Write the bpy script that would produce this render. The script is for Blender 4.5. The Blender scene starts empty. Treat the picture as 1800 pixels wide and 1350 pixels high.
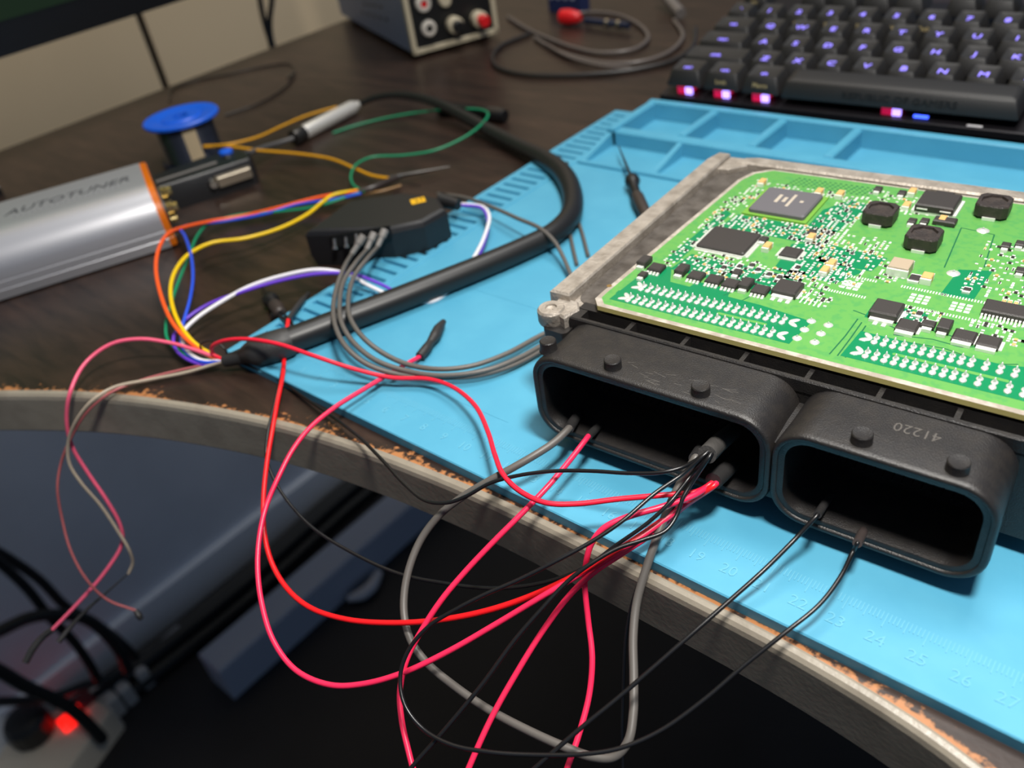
import bpy, math, random
from mathutils import Vector, Matrix
random.seed(7)
SC = bpy.context.scene
COL = SC.collection

# ---------------------------------------------------------------- camera, world, desk lamp, added fill, exposure
# All modelling below is in centimetres on the work mat: x along its ruler, y away from the
# desk's front edge, z up from the mat's surface.  G() turns that into metres above the floor.
ZM = 0.754
def G(p): return Vector((p[0] * .01, p[1] * .01, ZM + p[2] * .01))
CAM_POS = (27.173, -13.324, 18.687)
CAM_ROT = (Matrix.Rotation(0.792278, 3, 'Z') @ Matrix.Rotation(0.934226, 3, 'X')
           @ Matrix.Rotation(-0.168634, 3, 'Z'))
FPX = 1475.2
cd = bpy.data.cameras.new('camera')
cam = bpy.data.objects.new('camera', cd); COL.objects.link(cam)
cam.matrix_world = Matrix.Translation(G(CAM_POS)) @ CAM_ROT.to_4x4()
cd.sensor_width = 36; cd.lens = FPX / 1800 * 36
cd.clip_start = .005; cd.clip_end = 30
cd.dof.use_dof = True; cd.dof.focus_distance = .245; cd.dof.aperture_fstop = 11
SC.camera = cam

w = bpy.data.worlds.new('world'); SC.world = w; w.use_nodes = True
w.node_tree.nodes['Background'].inputs[0].default_value = (.5, .68, 1, 1)
w.node_tree.nodes['Background'].inputs[1].default_value = .15

def area(name, pos, target, size, power, color, shape='DISK', size_y=None):
    l = bpy.data.lights.new(name, 'AREA'); l.shape = shape; l.size = size; l.energy = power; l.color = color
    if size_y: l.size_y = size_y
    o = bpy.data.objects.new(name, l); COL.objects.link(o); o.location = G(pos)
    o.rotation_euler = (G(target) - G(pos)).to_track_quat('-Z', 'Y').to_euler()
    return o
area('desk_lamp', (29.5, -2.2, 48), (24, 4, 0), .08, 3.6, (1, .96, .9))
area('added_fill', (5, 55, 165), (-30, 20, 0), .7, 17, (1, .97, .92))  # unseen fill light, added to brighten the wall and the left of the desk
SC.view_settings.view_transform = 'Standard'; SC.view_settings.look = 'None'
SC.view_settings.gamma = 1; SC.view_settings.use_curve_mapping = False
SC.view_settings.exposure = 0.12

# ---------------------------------------------------------------- helpers
def ray(px, py): return CAM_ROT @ Vector(((px - 900) / FPX, -(py - 675) / FPX, -1))
def at(px, py, z):                     # point measured in the photo, at height z over the mat
    d = ray(px, py); t = (z - CAM_POS[2]) / d.z
    return Vector(CAM_POS) + d * t
TH = 0.0555917; CT, ST = math.cos(TH), math.sin(TH)
def e(x, y, z): return Vector((x * CT - y * ST, x * ST + y * CT, z))      # ECU frame -> mat frame
def ate(px, py, z):
    p = at(px, py, z); return (p.x * CT + p.y * ST, -p.x * ST + p.y * CT, z)
def aty(px, py, y):                    # on the vertical plane y = const of the ECU frame
    n = Vector((-ST, CT, 0)); d = ray(px, py); C = Vector(CAM_POS)
    return C + d * ((y - n.dot(C)) / n.dot(d))
def atx(px, py, x):
    d = ray(px, py); C = Vector(CAM_POS); return C + d * ((x - C.x) / d.x)

def lin(c):
    return tuple((v / 12.92 if v <= .04045 else ((v + .055) / 1.055) ** 2.4) for v in [x / 255 for x in c]) + (1,)
MATS = {}
def mat(name, rgb, rough=.5, metal=0, var=None, scale=200, bump=0, bscale=400, emit=None, es=1, coat=0, trans=0, spec=.5, stretch=None, detail=4, thr=(.4, .65), alpha=1, bdist=.0004):
    if name in MATS: return MATS[name]
    m = bpy.data.materials.new(name); m.use_nodes = True; nt = m.node_tree
    b = nt.nodes['Principled BSDF']
    b.inputs['Base Color'].default_value = lin(rgb); b.inputs['Roughness'].default_value = rough
    b.inputs['Metallic'].default_value = metal; b.inputs['Specular IOR Level'].default_value = spec
    b.inputs['Coat Weight'].default_value = coat; b.inputs['Transmission Weight'].default_value = trans
    b.inputs['Alpha'].default_value = alpha
    m.diffuse_color = lin(rgb)
    tc = None
    def coords():
        nonlocal tc
        if tc: return tc.outputs[0]
        g = nt.nodes.new('ShaderNodeNewGeometry'); tc = nt.nodes.new('ShaderNodeMapping')
        nt.links.new(g.outputs['Position'], tc.inputs[0])
        if stretch: tc.inputs['Scale'].default_value = stretch
        return tc.outputs[0]
    if var:
        n = nt.nodes.new('ShaderNodeTexNoise'); n.inputs['Scale'].default_value = scale; n.inputs['Detail'].default_value = detail
        nt.links.new(coords(), n.inputs['Vector'])
        r = nt.nodes.new('ShaderNodeValToRGB')
        r.color_ramp.elements[0].position, r.color_ramp.elements[1].position = thr
        r.color_ramp.elements[0].color = lin(rgb); r.color_ramp.elements[1].color = lin(var)
        nt.links.new(n.outputs['Fac'], r.inputs[0]); nt.links.new(r.outputs[0], b.inputs['Base Color'])
    if bump:
        n2 = nt.nodes.new('ShaderNodeTexNoise'); n2.inputs['Scale'].default_value = bscale; n2.inputs['Detail'].default_value = 3
        nt.links.new(coords(), n2.inputs['Vector'])
        bp = nt.nodes.new('ShaderNodeBump'); bp.inputs['Strength'].default_value = bump; bp.inputs['Distance'].default_value = bdist
        nt.links.new(n2.outputs['Fac'], bp.inputs['Height']); nt.links.new(bp.outputs[0], b.inputs['Normal'])
    if emit:
        b.inputs['Emission Color'].default_value = lin(emit); b.inputs['Emission Strength'].default_value = es
    MATS[name] = m; return m

class MB:
    def __init__(s): s.v = []; s.f = []; s.m = []
    def add(s, vs, fs, mi=0):
        o = len(s.v); s.v += [Vector(v) for v in vs]
        for f in fs: s.f.append([i + o for i in f]); s.m.append(mi)
        return s
    def rings(s, rings, mi=0, cap0=True, cap1=True, closed=True):
        n = len(rings[0]); vs = [p for r in rings for p in r]; fs = []
        for i in range(len(rings) - 1):
            for j in range(n if closed else n - 1):
                k = (j + 1) % n; fs.append((i * n + j, i * n + k, (i + 1) * n + k, (i + 1) * n + j))
        if cap0: fs.append(tuple(range(n - 1, -1, -1)))
        if cap1: fs.append(tuple((len(rings) - 1) * n + j for j in range(n)))
        return s.add(vs, fs, mi)
    def prism(s, poly, z0, z1, fr=None, mi=0, ch=0):
        fr = fr or (lambda x, y, z: Vector((x, y, z)))
        rs = [[fr(x, y, z0) for x, y in poly]]
        if ch:
            cx = sum(p[0] for p in poly) / len(poly); cy = sum(p[1] for p in poly) / len(poly)
            ex = max(abs(p[0] - cx) for p in poly); ey = max(abs(p[1] - cy) for p in poly)
            rs.append([fr(x, y, z1 - ch) for x, y in poly])
            rs.append([fr(cx + (x - cx) * (1 - ch / ex), cy + (y - cy) * (1 - ch / ey), z1) for x, y in poly])
        else: rs.append([fr(x, y, z1) for x, y in poly])
        return s.rings(rs, mi)
    def box(s, x0, x1, y0, y1, z0, z1, fr=None, mi=0, ch=0):
        return s.prism([(x0, y0), (x1, y0), (x1, y1), (x0, y1)], z0, z1, fr, mi, ch)
    def cyl(s, a, b, r, r2=None, n=14, mi=0, ch=0):
        a, b = Vector(a), Vector(b); d = (b - a).normalized(); r2 = r if r2 is None else r2
        u = d.orthogonal().normalized(); v = d.cross(u)
        def ring(c, q): return [c + (u * math.cos(t) + v * math.sin(t)) * q for t in [2 * math.pi * i / n for i in range(n)]]
        rs = [ring(a, r), ring(b - d * ch, r2)]
        if ch: rs.append(ring(b, r2 - ch))
        return s.rings(rs, mi)
    def lathe(s, a, axis, prof, n=20, mi=0):
        a = Vector(a); d = Vector(axis).normalized(); u = d.orthogonal().normalized(); v = d.cross(u)
        return s.rings([[a + d * h + (u * math.cos(t) + v * math.sin(t)) * r for t in [2 * math.pi * i / n for i in range(n)]] for r, h in prof], mi)
    def tube(s, pts, r, n=8, sub=6, mi=0, caps=True):
        P, Rr = spline(pts, r, sub)
        u = None; rs = []
        for i, p in enumerate(P):
            t = (P[min(i + 1, len(P) - 1)] - P[max(i - 1, 0)]).normalized()
            if u is None: u = t.orthogonal().normalized()
            u = (u - t * u.dot(t)).normalized(); v = t.cross(u)
            rs.append([p + (u * math.cos(a) + v * math.sin(a)) * Rr[i] for a in [2 * math.pi * k / n for k in range(n)]])
        return s.rings(rs, mi, caps, caps)

def spline(pts, r, sub):
    pts = [Vector(p) for p in pts]
    rr = list(r) if isinstance(r, (list, tuple)) else [r] * len(pts)
    if len(pts) == 2: return pts, rr
    P = [pts[0] * 2 - pts[1]] + pts + [pts[-1] * 2 - pts[-2]]; out = []; ro = []
    def tj(ti, a, b): return ti + max((b - a).length, 1e-6) ** .5
    for i in range(1, len(P) - 2):
        p0, p1, p2, p3 = P[i - 1:i + 3]
        t0 = 0; t1 = tj(t0, p0, p1); t2 = tj(t1, p1, p2); t3 = tj(t2, p2, p3)
        for k in range(sub):
            t = t1 + (t2 - t1) * k / sub
            A1 = p0 * ((t1 - t) / (t1 - t0)) + p1 * ((t - t0) / (t1 - t0)); A2 = p1 * ((t2 - t) / (t2 - t1)) + p2 * ((t - t1) / (t2 - t1))
            A3 = p2 * ((t3 - t) / (t3 - t2)) + p3 * ((t - t2) / (t3 - t2))
            B1 = A1 * ((t2 - t) / (t2 - t0)) + A2 * ((t - t0) / (t2 - t0)); B2 = A2 * ((t3 - t) / (t3 - t1)) + A3 * ((t - t1) / (t3 - t1))
            out.append(B1 * ((t2 - t) / (t2 - t1)) + B2 * ((t - t1) / (t2 - t1)))
            ro.append(rr[i - 1] + (rr[i] - rr[i - 1]) * k / sub)
    out.append(pts[-1]); ro.append(rr[-1]); return out, ro

def rrect(x0, x1, y0, y1, r, n=6):
    out = []
    for cx, cy, a0 in ((x1 - r, y1 - r, 0), (x0 + r, y1 - r, 90), (x0 + r, y0 + r, 180), (x1 - r, y0 + r, 270)):
        for k in range(n + 1):
            a = math.radians(a0 + 90 * k / n); out.append((cx + r * math.cos(a), cy + r * math.sin(a)))
    return out

def tag(o, label=None, cat=None, group=None, kind=None):
    if label: o['label'] = label
    if cat: o['category'] = cat
    if group: o['group'] = group
    if kind: o['kind'] = kind
    return o
def wloc(o):
    l = o.location.copy()
    while o.parent: o = o.parent; l += o.location
    return l
def empty(name, base, label, cat, group=None):
    o = bpy.data.objects.new(name, None); COL.objects.link(o); o.location = G(base); o.empty_display_size = .01
    return tag(o, label, cat, group)
def put(name, me, loc, parent=None):
    o = bpy.data.objects.new(name, me); COL.objects.link(o)
    if parent: o.parent = parent; o.location = loc - wloc(parent)
    else: o.location = loc
    return o
def obj(name, mb, mats, parent=None, base=None, smooth=True, ang=35):
    if not isinstance(mats, (list, tuple)): mats = [mats]
    V = [G(v) for v in mb.v]
    lo = [min(v[i] for v in V) for i in range(3)]; hi = [max(v[i] for v in V) for i in range(3)]
    loc = G(base) if base is not None else Vector(((lo[0] + hi[0]) / 2, (lo[1] + hi[1]) / 2, lo[2]))
    me = bpy.data.meshes.new(name); me.from_pydata([v - loc for v in V], [], mb.f)
    for m in mats: me.materials.append(m)
    me.polygons.foreach_set('material_index', mb.m)
    if smooth:
        me.polygons.foreach_set('use_smooth', [True] * len(me.polygons)); me.update()
        me.set_sharp_from_angle(angle=math.radians(ang))
    me.update()
    return put(name, me, loc, parent)
def fixn(o):
    import bmesh
    bm = bmesh.new(); bm.from_mesh(o.data); bmesh.ops.recalc_face_normals(bm, faces=bm.faces); bm.to_mesh(o.data); bm.free(); return o

_TX = {}
def text_geo(s, size, ext):
    k = (s, size, ext)
    if k in _TX: return _TX[k]
    c = bpy.data.curves.new('t', 'FONT'); c.body = s; c.size = size; c.extrude = ext; c.align_x = 'CENTER'; c.align_y = 'CENTER'; c.resolution_u = 2
    o = bpy.data.objects.new('t', c); COL.objects.link(o)
    me = o.to_mesh(); r = ([v.co.copy() for v in me.vertices], [tuple(p.vertices) for p in me.polygons])
    o.to_mesh_clear(); bpy.data.objects.remove(o); bpy.data.curves.remove(c)
    _TX[k] = r; return r
def text(mb, s, size, org, ux, uy, ext=.01, mi=0, shear=0, sx=1):
    vs, fs = text_geo(s, size, ext); ux = Vector(ux).normalized(); uy = Vector(uy).normalized(); n = ux.cross(uy)
    org = Vector(org)
    return mb.add([org + ux * (v.x * sx + v.y * shear) + uy * v.y + n * v.z for v in vs], fs, mi)

# ---------------------------------------------------------------- materials
BLUE = mat('blue silicone', (74, 153, 184), .5, var=(79, 158, 188), scale=60, bump=.35, bscale=22, bdist=.003)
EMB = mat('dusty embossing', (92, 165, 191), .6)
BLACKP = mat('black plastic', (30, 28, 28), .42, var=(37, 34, 32), scale=300, bump=.35, bscale=2500)
ALU = mat('cast aluminium', (178, 169, 158), .5, .45, var=(138, 129, 118), scale=180, bump=.8, bscale=900, thr=(.35, .75))
ALUD = mat('sealant grey', (92, 86, 80), .6, .2, var=(66, 60, 54), scale=150, bump=.8, bscale=500)
PCB = mat('solder mask light', (92, 154, 76), .35, var=(80, 148, 77), scale=420, detail=6, thr=(.5, .62))
PCBD = mat('solder mask dark', (14, 122, 76), .3)
FR4 = mat('board edge', (196, 182, 112), .55)
FR4G = mat('board rim', (150, 140, 128), .6, var=(180, 172, 160), scale=300)
TIN = mat('solder', (236, 236, 232), .28, .55)
PAD = mat('tin pad', (232, 234, 226), .35, .3)
EPOXY = mat('chip epoxy', (52, 48, 46), .5, bump=.2, bscale=3000)
EPOXYG = mat('grey chip epoxy', (94, 92, 96), .55)
PRINT = mat('chip marking', (178, 168, 152), .6)
FERR = mat('ferrite', (44, 38, 36), .5, var=(56, 48, 44), scale=500, bump=.5, bscale=1500)
TAN = mat('tan ceramic', (214, 166, 104), .45)
TANG = mat('grey ceramic', (168, 152, 130), .45)
RED = mat('red insulation', (232, 22, 30), .35)
PINK = mat('pink insulation', (236, 40, 84), .35)
PINKL = mat('light pink insulation', (238, 96, 128), .38)
BLK = mat('black insulation', (20, 20, 22), .3)
GREY = mat('grey insulation', (92, 88, 84), .45)
SHR = mat('heat shrink', (44, 43, 43), .5, bump=.3, bscale=1200)
RUB = mat('black rubber', (24, 24, 25), .42)
CHROME = mat('bright metal', (214, 208, 198), .22, 1)
DARKM = mat('dark metal', (70, 68, 66), .35, .8)
WHITE = mat('white insulation', (224, 222, 226), .4)

# ---------------------------------------------------------------- setting
FLOOR = -75.4
floor = obj('floor', MB().box(-160, 220, -220, 220, FLOOR - 4, FLOOR), mat('dark floor', (26, 26, 30), .55, var=(18, 18, 21), scale=8), smooth=False)
tag(floor, 'dark floor under the desk', kind='structure')
WALLM = mat('painted wall', (238, 214, 176), .75, var=(232, 208, 170), scale=5, bump=.1, bscale=200)
wl = MB().box(-78, -72, -220, 35.4, FLOOR, 170).box(-78, -72, 36.3, 220, FLOOR, 170)
tag(obj('wall_left', wl, WALLM, smooth=False), 'beige wall behind the desk', kind='structure')
tag(obj('baseboard_left', MB().box(-71.8, -70.6, -220, 220, FLOOR, FLOOR + 6.5, ch=.3), mat('pale skirting', (232, 236, 242), .55), smooth=False), 'pale skirting board at the foot of the wall', kind='structure')
tag(obj('light_tint_panel', MB().box(-72.3, -71.7, -220, 220, FLOOR, -22), mat('panel with painted bluish light', (216, 222, 232), .7, var=(204, 210, 220), scale=6), smooth=False), 'panel with painted bluish light along the lower wall', kind='structure')  # added panel; its blue-grey colour stands in for bluish light under the desk
tag(obj('trim_1', MB().box(-77, -72.6, 35.3, 36.4, FLOOR, 170), mat('dark joint', (16, 15, 13), .8), smooth=False), 'dark vertical joint in the beige wall', kind='structure')

# ---------------------------------------------------------------- desk
FRONT = [(-46, -34), (-36, -25), (-27, -18), (-20, -12.6), (-15, -9.3), (-11.14, -6.95), (-7.2, -4.8), (-3.06, -3.1), (1.94, -1.56), (6.32, -.72), (11.6, -.2), (15.1, -.1), (18.2, -.1), (22.4, -.16), (25.4, -.45), (27.2, -.85), (31, -2.1), (37, -4.8), (45, -9.5), (58, -18)]
fs_, _ = spline([(x, y, 0) for x, y in FRONT], 0, 5); FR = [(p.x, p.y) for p in fs_]
def offs(poly, d):
    out = []
    for i, (x, y) in enumerate(poly):
        a = poly[max(i - 1, 0)]; b = poly[min(i + 1, len(poly) - 1)]; tx, ty = b[0] - a[0], b[1] - a[1]; l = math.hypot(tx, ty)
        out.append((x - ty / l * d, y + tx / l * d))       # +d is away from the user
    return out
WOOD = bpy.data.materials.new('dark wood veneer'); WOOD.use_nodes = True
nt = WOOD.node_tree; b = nt.nodes['Principled BSDF']; g = nt.nodes.new('ShaderNodeNewGeometry')
mp = nt.nodes.new('ShaderNodeMapping'); mp.inputs['Scale'].default_value = (1, 6, 1); mp.inputs['Rotation'].default_value = (0, 0, .9); nt.links.new(g.outputs['Position'], mp.inputs[0])
n1 = nt.nodes.new('ShaderNodeTexNoise'); n1.inputs['Scale'].default_value = 22; n1.inputs['Detail'].default_value = 9; n1.inputs['Roughness'].default_value = .65; nt.links.new(mp.outputs[0], n1.inputs['Vector'])
r1 = nt.nodes.new('ShaderNodeValToRGB'); r1.color_ramp.elements[0].position = .35; r1.color_ramp.elements[1].position = .72
r1.color_ramp.elements[0].color = lin((30, 21, 18)); r1.color_ramp.elements[1].color = lin((58, 42, 34)); nt.links.new(n1.outputs['Fac'], r1.inputs[0])
n2 = nt.nodes.new('ShaderNodeTexNoise'); n2.inputs['Scale'].default_value = 420; n2.inputs['Detail'].default_value = 5; nt.links.new(g.outputs['Position'], n2.inputs['Vector'])
at_ = nt.nodes.new('ShaderNodeAttribute'); at_.attribute_name = 'wear'
ad = nt.nodes.new('ShaderNodeMath'); ad.operation = 'ADD'; nt.links.new(n2.outputs['Fac'], ad.inputs[0]); nt.links.new(at_.outputs['Fac'], ad.inputs[1])
n3 = nt.nodes.new('ShaderNodeTexNoise'); n3.inputs['Scale'].default_value = 55; n3.inputs['Detail'].default_value = 2; nt.links.new(g.outputs['Position'], n3.inputs['Vector'])
ml = nt.nodes.new('ShaderNodeMath'); ml.operation = 'MULTIPLY_ADD'; nt.links.new(n3.outputs['Fac'], ml.inputs[0]); ml.inputs[1].default_value = .8; ml.inputs[2].default_value = -.42
ad2 = nt.nodes.new('ShaderNodeMath'); nt.links.new(ad.outputs[0], ad2.inputs[0]); nt.links.new(ml.outputs[0], ad2.inputs[1]); ad = ad2
r2 = nt.nodes.new('ShaderNodeValToRGB'); r2.color_ramp.elements[0].position = .84; r2.color_ramp.elements[1].position = 1.12
r2.color_ramp.elements[0].color = (0, 0, 0, 1); r2.color_ramp.elements[1].color = (1, 1, 1, 1); nt.links.new(ad.outputs[0], r2.inputs[0])
mx = nt.nodes.new('ShaderNodeMix'); mx.data_type = 'RGBA'; nt.links.new(r2.outputs[0], mx.inputs['Factor']); nt.links.new(r1.outputs[0], mx.inputs['A']); mx.inputs['B'].default_value = lin((168, 112, 68))
nt.links.new(mx.outputs['Result'], b.inputs['Base Color']); b.inputs['Roughness'].default_value = .36
bp = nt.nodes.new('ShaderNodeBump'); bp.inputs['Strength'].default_value = .15; bp.inputs['Distance'].default_value = .0003; nt.links.new(n2.outputs['Fac'], bp.inputs['Height']); nt.links.new(bp.outputs[0], b.inputs['Normal'])
BAND = mat('grey edge band', (146, 138, 124), .3, var=(134, 126, 113), scale=90, bump=.2, bscale=600)

desk = empty('desk', (5, 30, FLOOR), 'dark brown wooden desk with curved front and grey edge band', 'desk')
tt = MB(); N = len(FR); I1 = offs(FR, .25); I2 = offs(FR, 1.1)
ring = lambda pl, z: [(x, y, z) for x, y in pl]
vs = ring(FR, -.4) + ring(I1, -.4) + ring(I2, -.4); fs = []
for k in range(2):
    for i in range(N - 1): fs.append((k * N + i, k * N + i + 1, (k + 1) * N + i + 1, (k + 1) * N + i))
L = len(vs); vs += [(58, 95, -.4), (-45, 95, -.4)]
fs.append(tuple(2 * N + i for i in range(N)) + (L, L + 1))
nb = len(vs); vs += ring(FR, -2.5) + [(58, 95, -2.5), (-45, 95, -2.5)]
fs.append(tuple(nb + i for i in range(N + 1, -1, -1)))
top_loop = list(range(N)) + [L, L + 1]; bot_loop = [nb + i for i in range(N + 2)]
for i in range(N + 2):
    j = (i + 1) % (N + 2); fs.append((bot_loop[i], bot_loop[j], top_loop[j], top_loop[i]))
tt.add(vs, fs); top = obj('tabletop', tt, WOOD, desk, smooth=False)
wa = top.data.attributes.new('wear', 'FLOAT', 'POINT')
wa.data.foreach_set('value', [(.5 if i < N else .24 if i < 2 * N else 0.0) for i in range(len(vs))])
prof = [(0, -.40), (-.07, -.385), (-.2, -.42), (-.29, -.52), (-.33, -.68), (-.33, -2.4), (-.26, -2.5), (0, -2.5)]
eb = MB(); rs = [[(x, y, z) for x, y in offs(FR, d)] for d, z in prof]
for i in range(len(rs) - 1):
    eb.add(rs[i] + rs[i + 1], [(k, k + N, k + N + 1, k + 1) for k in range(N - 1)])
obj('edge_band', eb, BAND, desk, ang=60)
for x, y in ((-40, 88), (52, 88), (52, -10), (-40, -26)):
    obj('leg', MB().box(x - 2, x + 2, y - 2, y + 2, FLOOR, -2.5), DARKM, desk, smooth=False)

# ---------------------------------------------------------------- silicone repair mat
MX0, MX1 = -3.4, 41.6
mt = empty('repair_mat', (19, 15, -.4), 'light blue silicone repair mat with ruler, slots and parts trays', 'mat')
m = MB(); zb, zl = -.4, -.2
m.box(MX0, MX1, 0, 30, zb, zl)
# work surface with a soft front edge
m.prism([(-.75, 0.0), (MX1, 0.0), (MX1, 22.2), (-.75, 22.2)], zl, 0, ch=.04)
m.box(-1.25, -.95, 0.05, 30, zl, 0, ch=.04); m.box(-.95, -.75, .05, 30, zl, -.06)
m.box(MX0, -3.05, 0.05, 30, zl, 0, ch=.04)
y = 1.0; prev = 0.05
while y < 29.2:
    m.box(-3.05, -1.25, prev, y, zl, 0, ch=.03); prev = y + .26; y += .72
m.box(-3.05, -1.25, prev, 30, zl, 0, ch=.03)
obj('mat_sheet', m, BLUE, mt, ang=40)
# trays
t = MB(); TX0 = -.75
t.box(TX0, MX1, 22.2, 30, zl, -.05)
t.box(TX0, MX1, 22.2, 22.5, -.05, .16, ch=.05)
def wall(x0, x1, y0, y1, z):
    t.prism([(x0, y0), (x1, y0), (x1, y1), (x0, y1)], -.05, z, ch=.08)
wall(TX0, MX1, 25.25, 26.0, .78); wall(TX0, MX1, 29.55, 30.05, 1.0); wall(TX0, -.2, 25.25, 30.05, .95)
for x in (3.75, 7.9, 12.0, 28): wall(x - .25, x + .25, 25.9, 29.7, .9)
for x in (TX0 + .2, 4.05, 14, 24, 34): t.rings([[(x - .2, 22.3, -.05), (x + .2, 22.3, -.05), (x + .2, 25.4, -.05), (x - .2, 25.4, -.05)], [(x - .15, 22.4, .1), (x + .15, 22.4, .1), (x + .15, 25.4, .7), (x - .15, 25.4, .7)]])
obj('parts_tray', t, BLUE, mt, ang=40)
# moulded ruler
tk = MB()
for i in range(0, 371):
    x = i * .1; ln = .5 if i % 10 == 0 else (.4 if i % 5 == 0 else .28)
    tk.box(x - .014, x + .014, 1.75 - ln, 1.75, -.002, .012)
tag(obj('ruler_ticks', tk, EMB, mt, smooth=False), kind='stuff')
for i in range(1, 37):
    q = MB(); text(q, str(i), .5, (i, .83, .007), (1, 0, 0), (0, 1, 0), .007); obj('numeral', q, EMB, mt, smooth=False)
for y0 in (2.6, 9.0):
    obj('moulded_line', MB().box(1.5, 10.5, y0, y0 + .03, -.002, .01), BLUE, mt, smooth=False)
sc = MB(); p = at(1208, 211, 0); sc.cyl((p.x, p.y, -.05), (p.x, p.y, .08), .16).cyl((p.x - .1, p.y, .0), (p.x - .5, p.y + .25, .0), .07)
tag(obj('screw', sc, CHROME), 'tiny metal screw lying in the left tray of the blue mat', 'screw')

# ---------------------------------------------------------------- engine control unit
ecu = empty('engine_control_unit', e(19, 10, 0), 'opened engine control unit, green circuit board in metal case with black connectors', 'control unit')
EX1 = 26.9
c = MB()
c.prism([(11.25, 4.7), (EX1 + .9, 4.7), (EX1 + .9, 17.1), (11.25, 17.1)], .03, 3.72, e)
c.prism([(11.16, 4.65), (11.95, 4.65), (12.0, 15.9), (12.0, 17.0), (11.5, 17.0), (11.3, 16.2)], 3.6, 4.12, e, ch=.07)
c.prism([(12.5, 16.45), (EX1 + .9, 16.45), (EX1 + .9, 17.12), (13.2, 17.12), (12.7, 16.9)], 3.6, 4.06, e, ch=.07)
c.prism([(12.0, 15.8), (12.45, 15.8), (13.0, 16.4), (13.2, 17.05), (12.0, 17.0)], 3.6, 3.98, e, ch=.05)
c.prism([(EX1 + .15, 4.65), (EX1 + .95, 4.65), (EX1 + .95, 17.1), (EX1 + .15, 17.1)], 3.6, 4.12, e, ch=.07)
case = obj('metal_case', c, ALU, ecu, ang=25)
q = MB(); q.prism(rrect(11.98, EX1 + .1, 4.9, 16.42, .5), 3.70, 3.76, e)
tag(obj('sealant_bed', q, ALUD, case), 'dark grey sealant bed around the board')
bs = MB(); cc = e(11.62, 4.02, 0)
bs.lathe((cc.x, cc.y, 3.35), (0, 0, 1), [(.44, 0), (.48, .1), (.48, .48), (.42, .56), (.2, .57), (.18, .5), (.12, .48), (.02, .47)], 22)
bs.prism([(11.6, 4.0), (12.3, 3.75), (12.5, 4.4), (12.2, 4.8), (11.4, 4.8)], 3.35, 3.85, e, ch=.08)
tag(obj('screw_boss', bs, ALU, case), 'round cast screw boss at the case corner')

# connector housing
H = BLACKP
hs = MB()
hs.prism([(12.35, 3.9), (EX1, 3.9), (EX1, 4.75), (12.35, 4.75)], .6, 3.38, e)
hs.prism(rrect(11.55, 12.5, 3.45, 4.4, .2), .03, 3.4, e)
slots = [(12.75, 14.41), (14.57, 16.33), (16.47, 18.24), (18.38, 20.18), (20.32, 22.11), (22.25, 24.04), (24.18, 25.97)]
hs.box(12.4, EX1, 3.9, 4.08, 3.3, 3.80, e, ch=.04); hs.box(12.4, EX1, 4.52, 4.9, 3.3, 3.80, e)
prev = 12.4
for a, b_ in slots + [(EX1, EX1)]:
    hs.box(prev, a, 4.05, 4.55, 3.3, 3.78, e); prev = b_
housing = obj('connector_housing', hs, H, ecu, ang=30)
def shroud(x0, x1, label):
    z0, z1 = .58, 3.72; r = .95; s = MB(); R = []
    for o_, y_ in ((-.0, 3.9), (.0, 3.0), (-.05, 1.9), (-.03, 1.78), (.0, 1.745), (.03, 1.73), (.1, 1.73), (.13, 1.75), (.15, 1.8), (.28, 1.81), (.31, 1.83), (.33, 2.0), (.44, 4.0)):
        R.append([e(px, y_, pz) for px, pz in rrect(x0 + o_, x1 - o_, z0 + o_, z1 - o_, r - o_ * .9, 8)])
    s.rings(R, 0, True, True); return fixn(tag(obj('shroud', s, H, housing, ang=40), label))
sh1 = shroud(12.33, 20.2, 'long left plug shroud'); sh2 = shroud(20.28, 25.74, 'short right plug shroud')
w_ = MB(); w_.prism([(20.0, .9), (20.48, .9), (20.48, 3.0), (20.0, 3.0)], 2.0, 4.0, lambda x, z, y: e(x, y, z)); obj('web', w_, H, housing, smooth=False)
for px, py in ((1079, 645), (1232, 692), (1509, 786), (1682, 828), (965, 612)):
    x, y_, _ = ate(px, py, 3.73); y_ = 2.2; a = e(x, y_, 3.66)
    obj('post', MB().lathe(a, (0, 0, 1), [(.31, 0), (.27, .06), (.265, .36), (.24, .39), (.2, .385), (.02, .375)], 22), H, housing)
for x0, x1, n in ((13.2, 19.6, 26), (21.2, 25.0, 16)):
    pn = MB()
    for r_ in (1, 2, 3):
        for i in range(n):
            x = x0 + (x1 - x0) * i / (n - 1); z = .95 + r_ * .62
            pn.box(x - .02, x + .02, 3.5, 4.0, z - .02, z + .02, e)
    tag(obj('contact_pins', pn, DARKM, housing, smooth=False), 'small contact pins deep inside the shroud', kind='stuff')
for z_, segs in ((3.05, ((13.0, 14.2), (14.6, 15.9), (16.2, 17.5), (17.8, 19.2))), (2.95, ((21.2, 22.6), (23.0, 24.9)))):
    for a, b_ in segs: obj('key_rib', MB().box(a, b_, 3.3, 4.0, z_, z_ + .1, e), H, housing, smooth=False)
SCR = mat('scratch grey', (92, 88, 83), .6)
tx = MB(); text(tx, '41220', .5, e(23.42, 3.2, 3.726), e(-1, 0, 0), e(0, -1, 0), .002, sx=.92)
obj('lettering', tx, mat('engraved grey', (78, 74, 70), .6), housing, smooth=False)
sx = MB(); rnd = random.Random(3)
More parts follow.
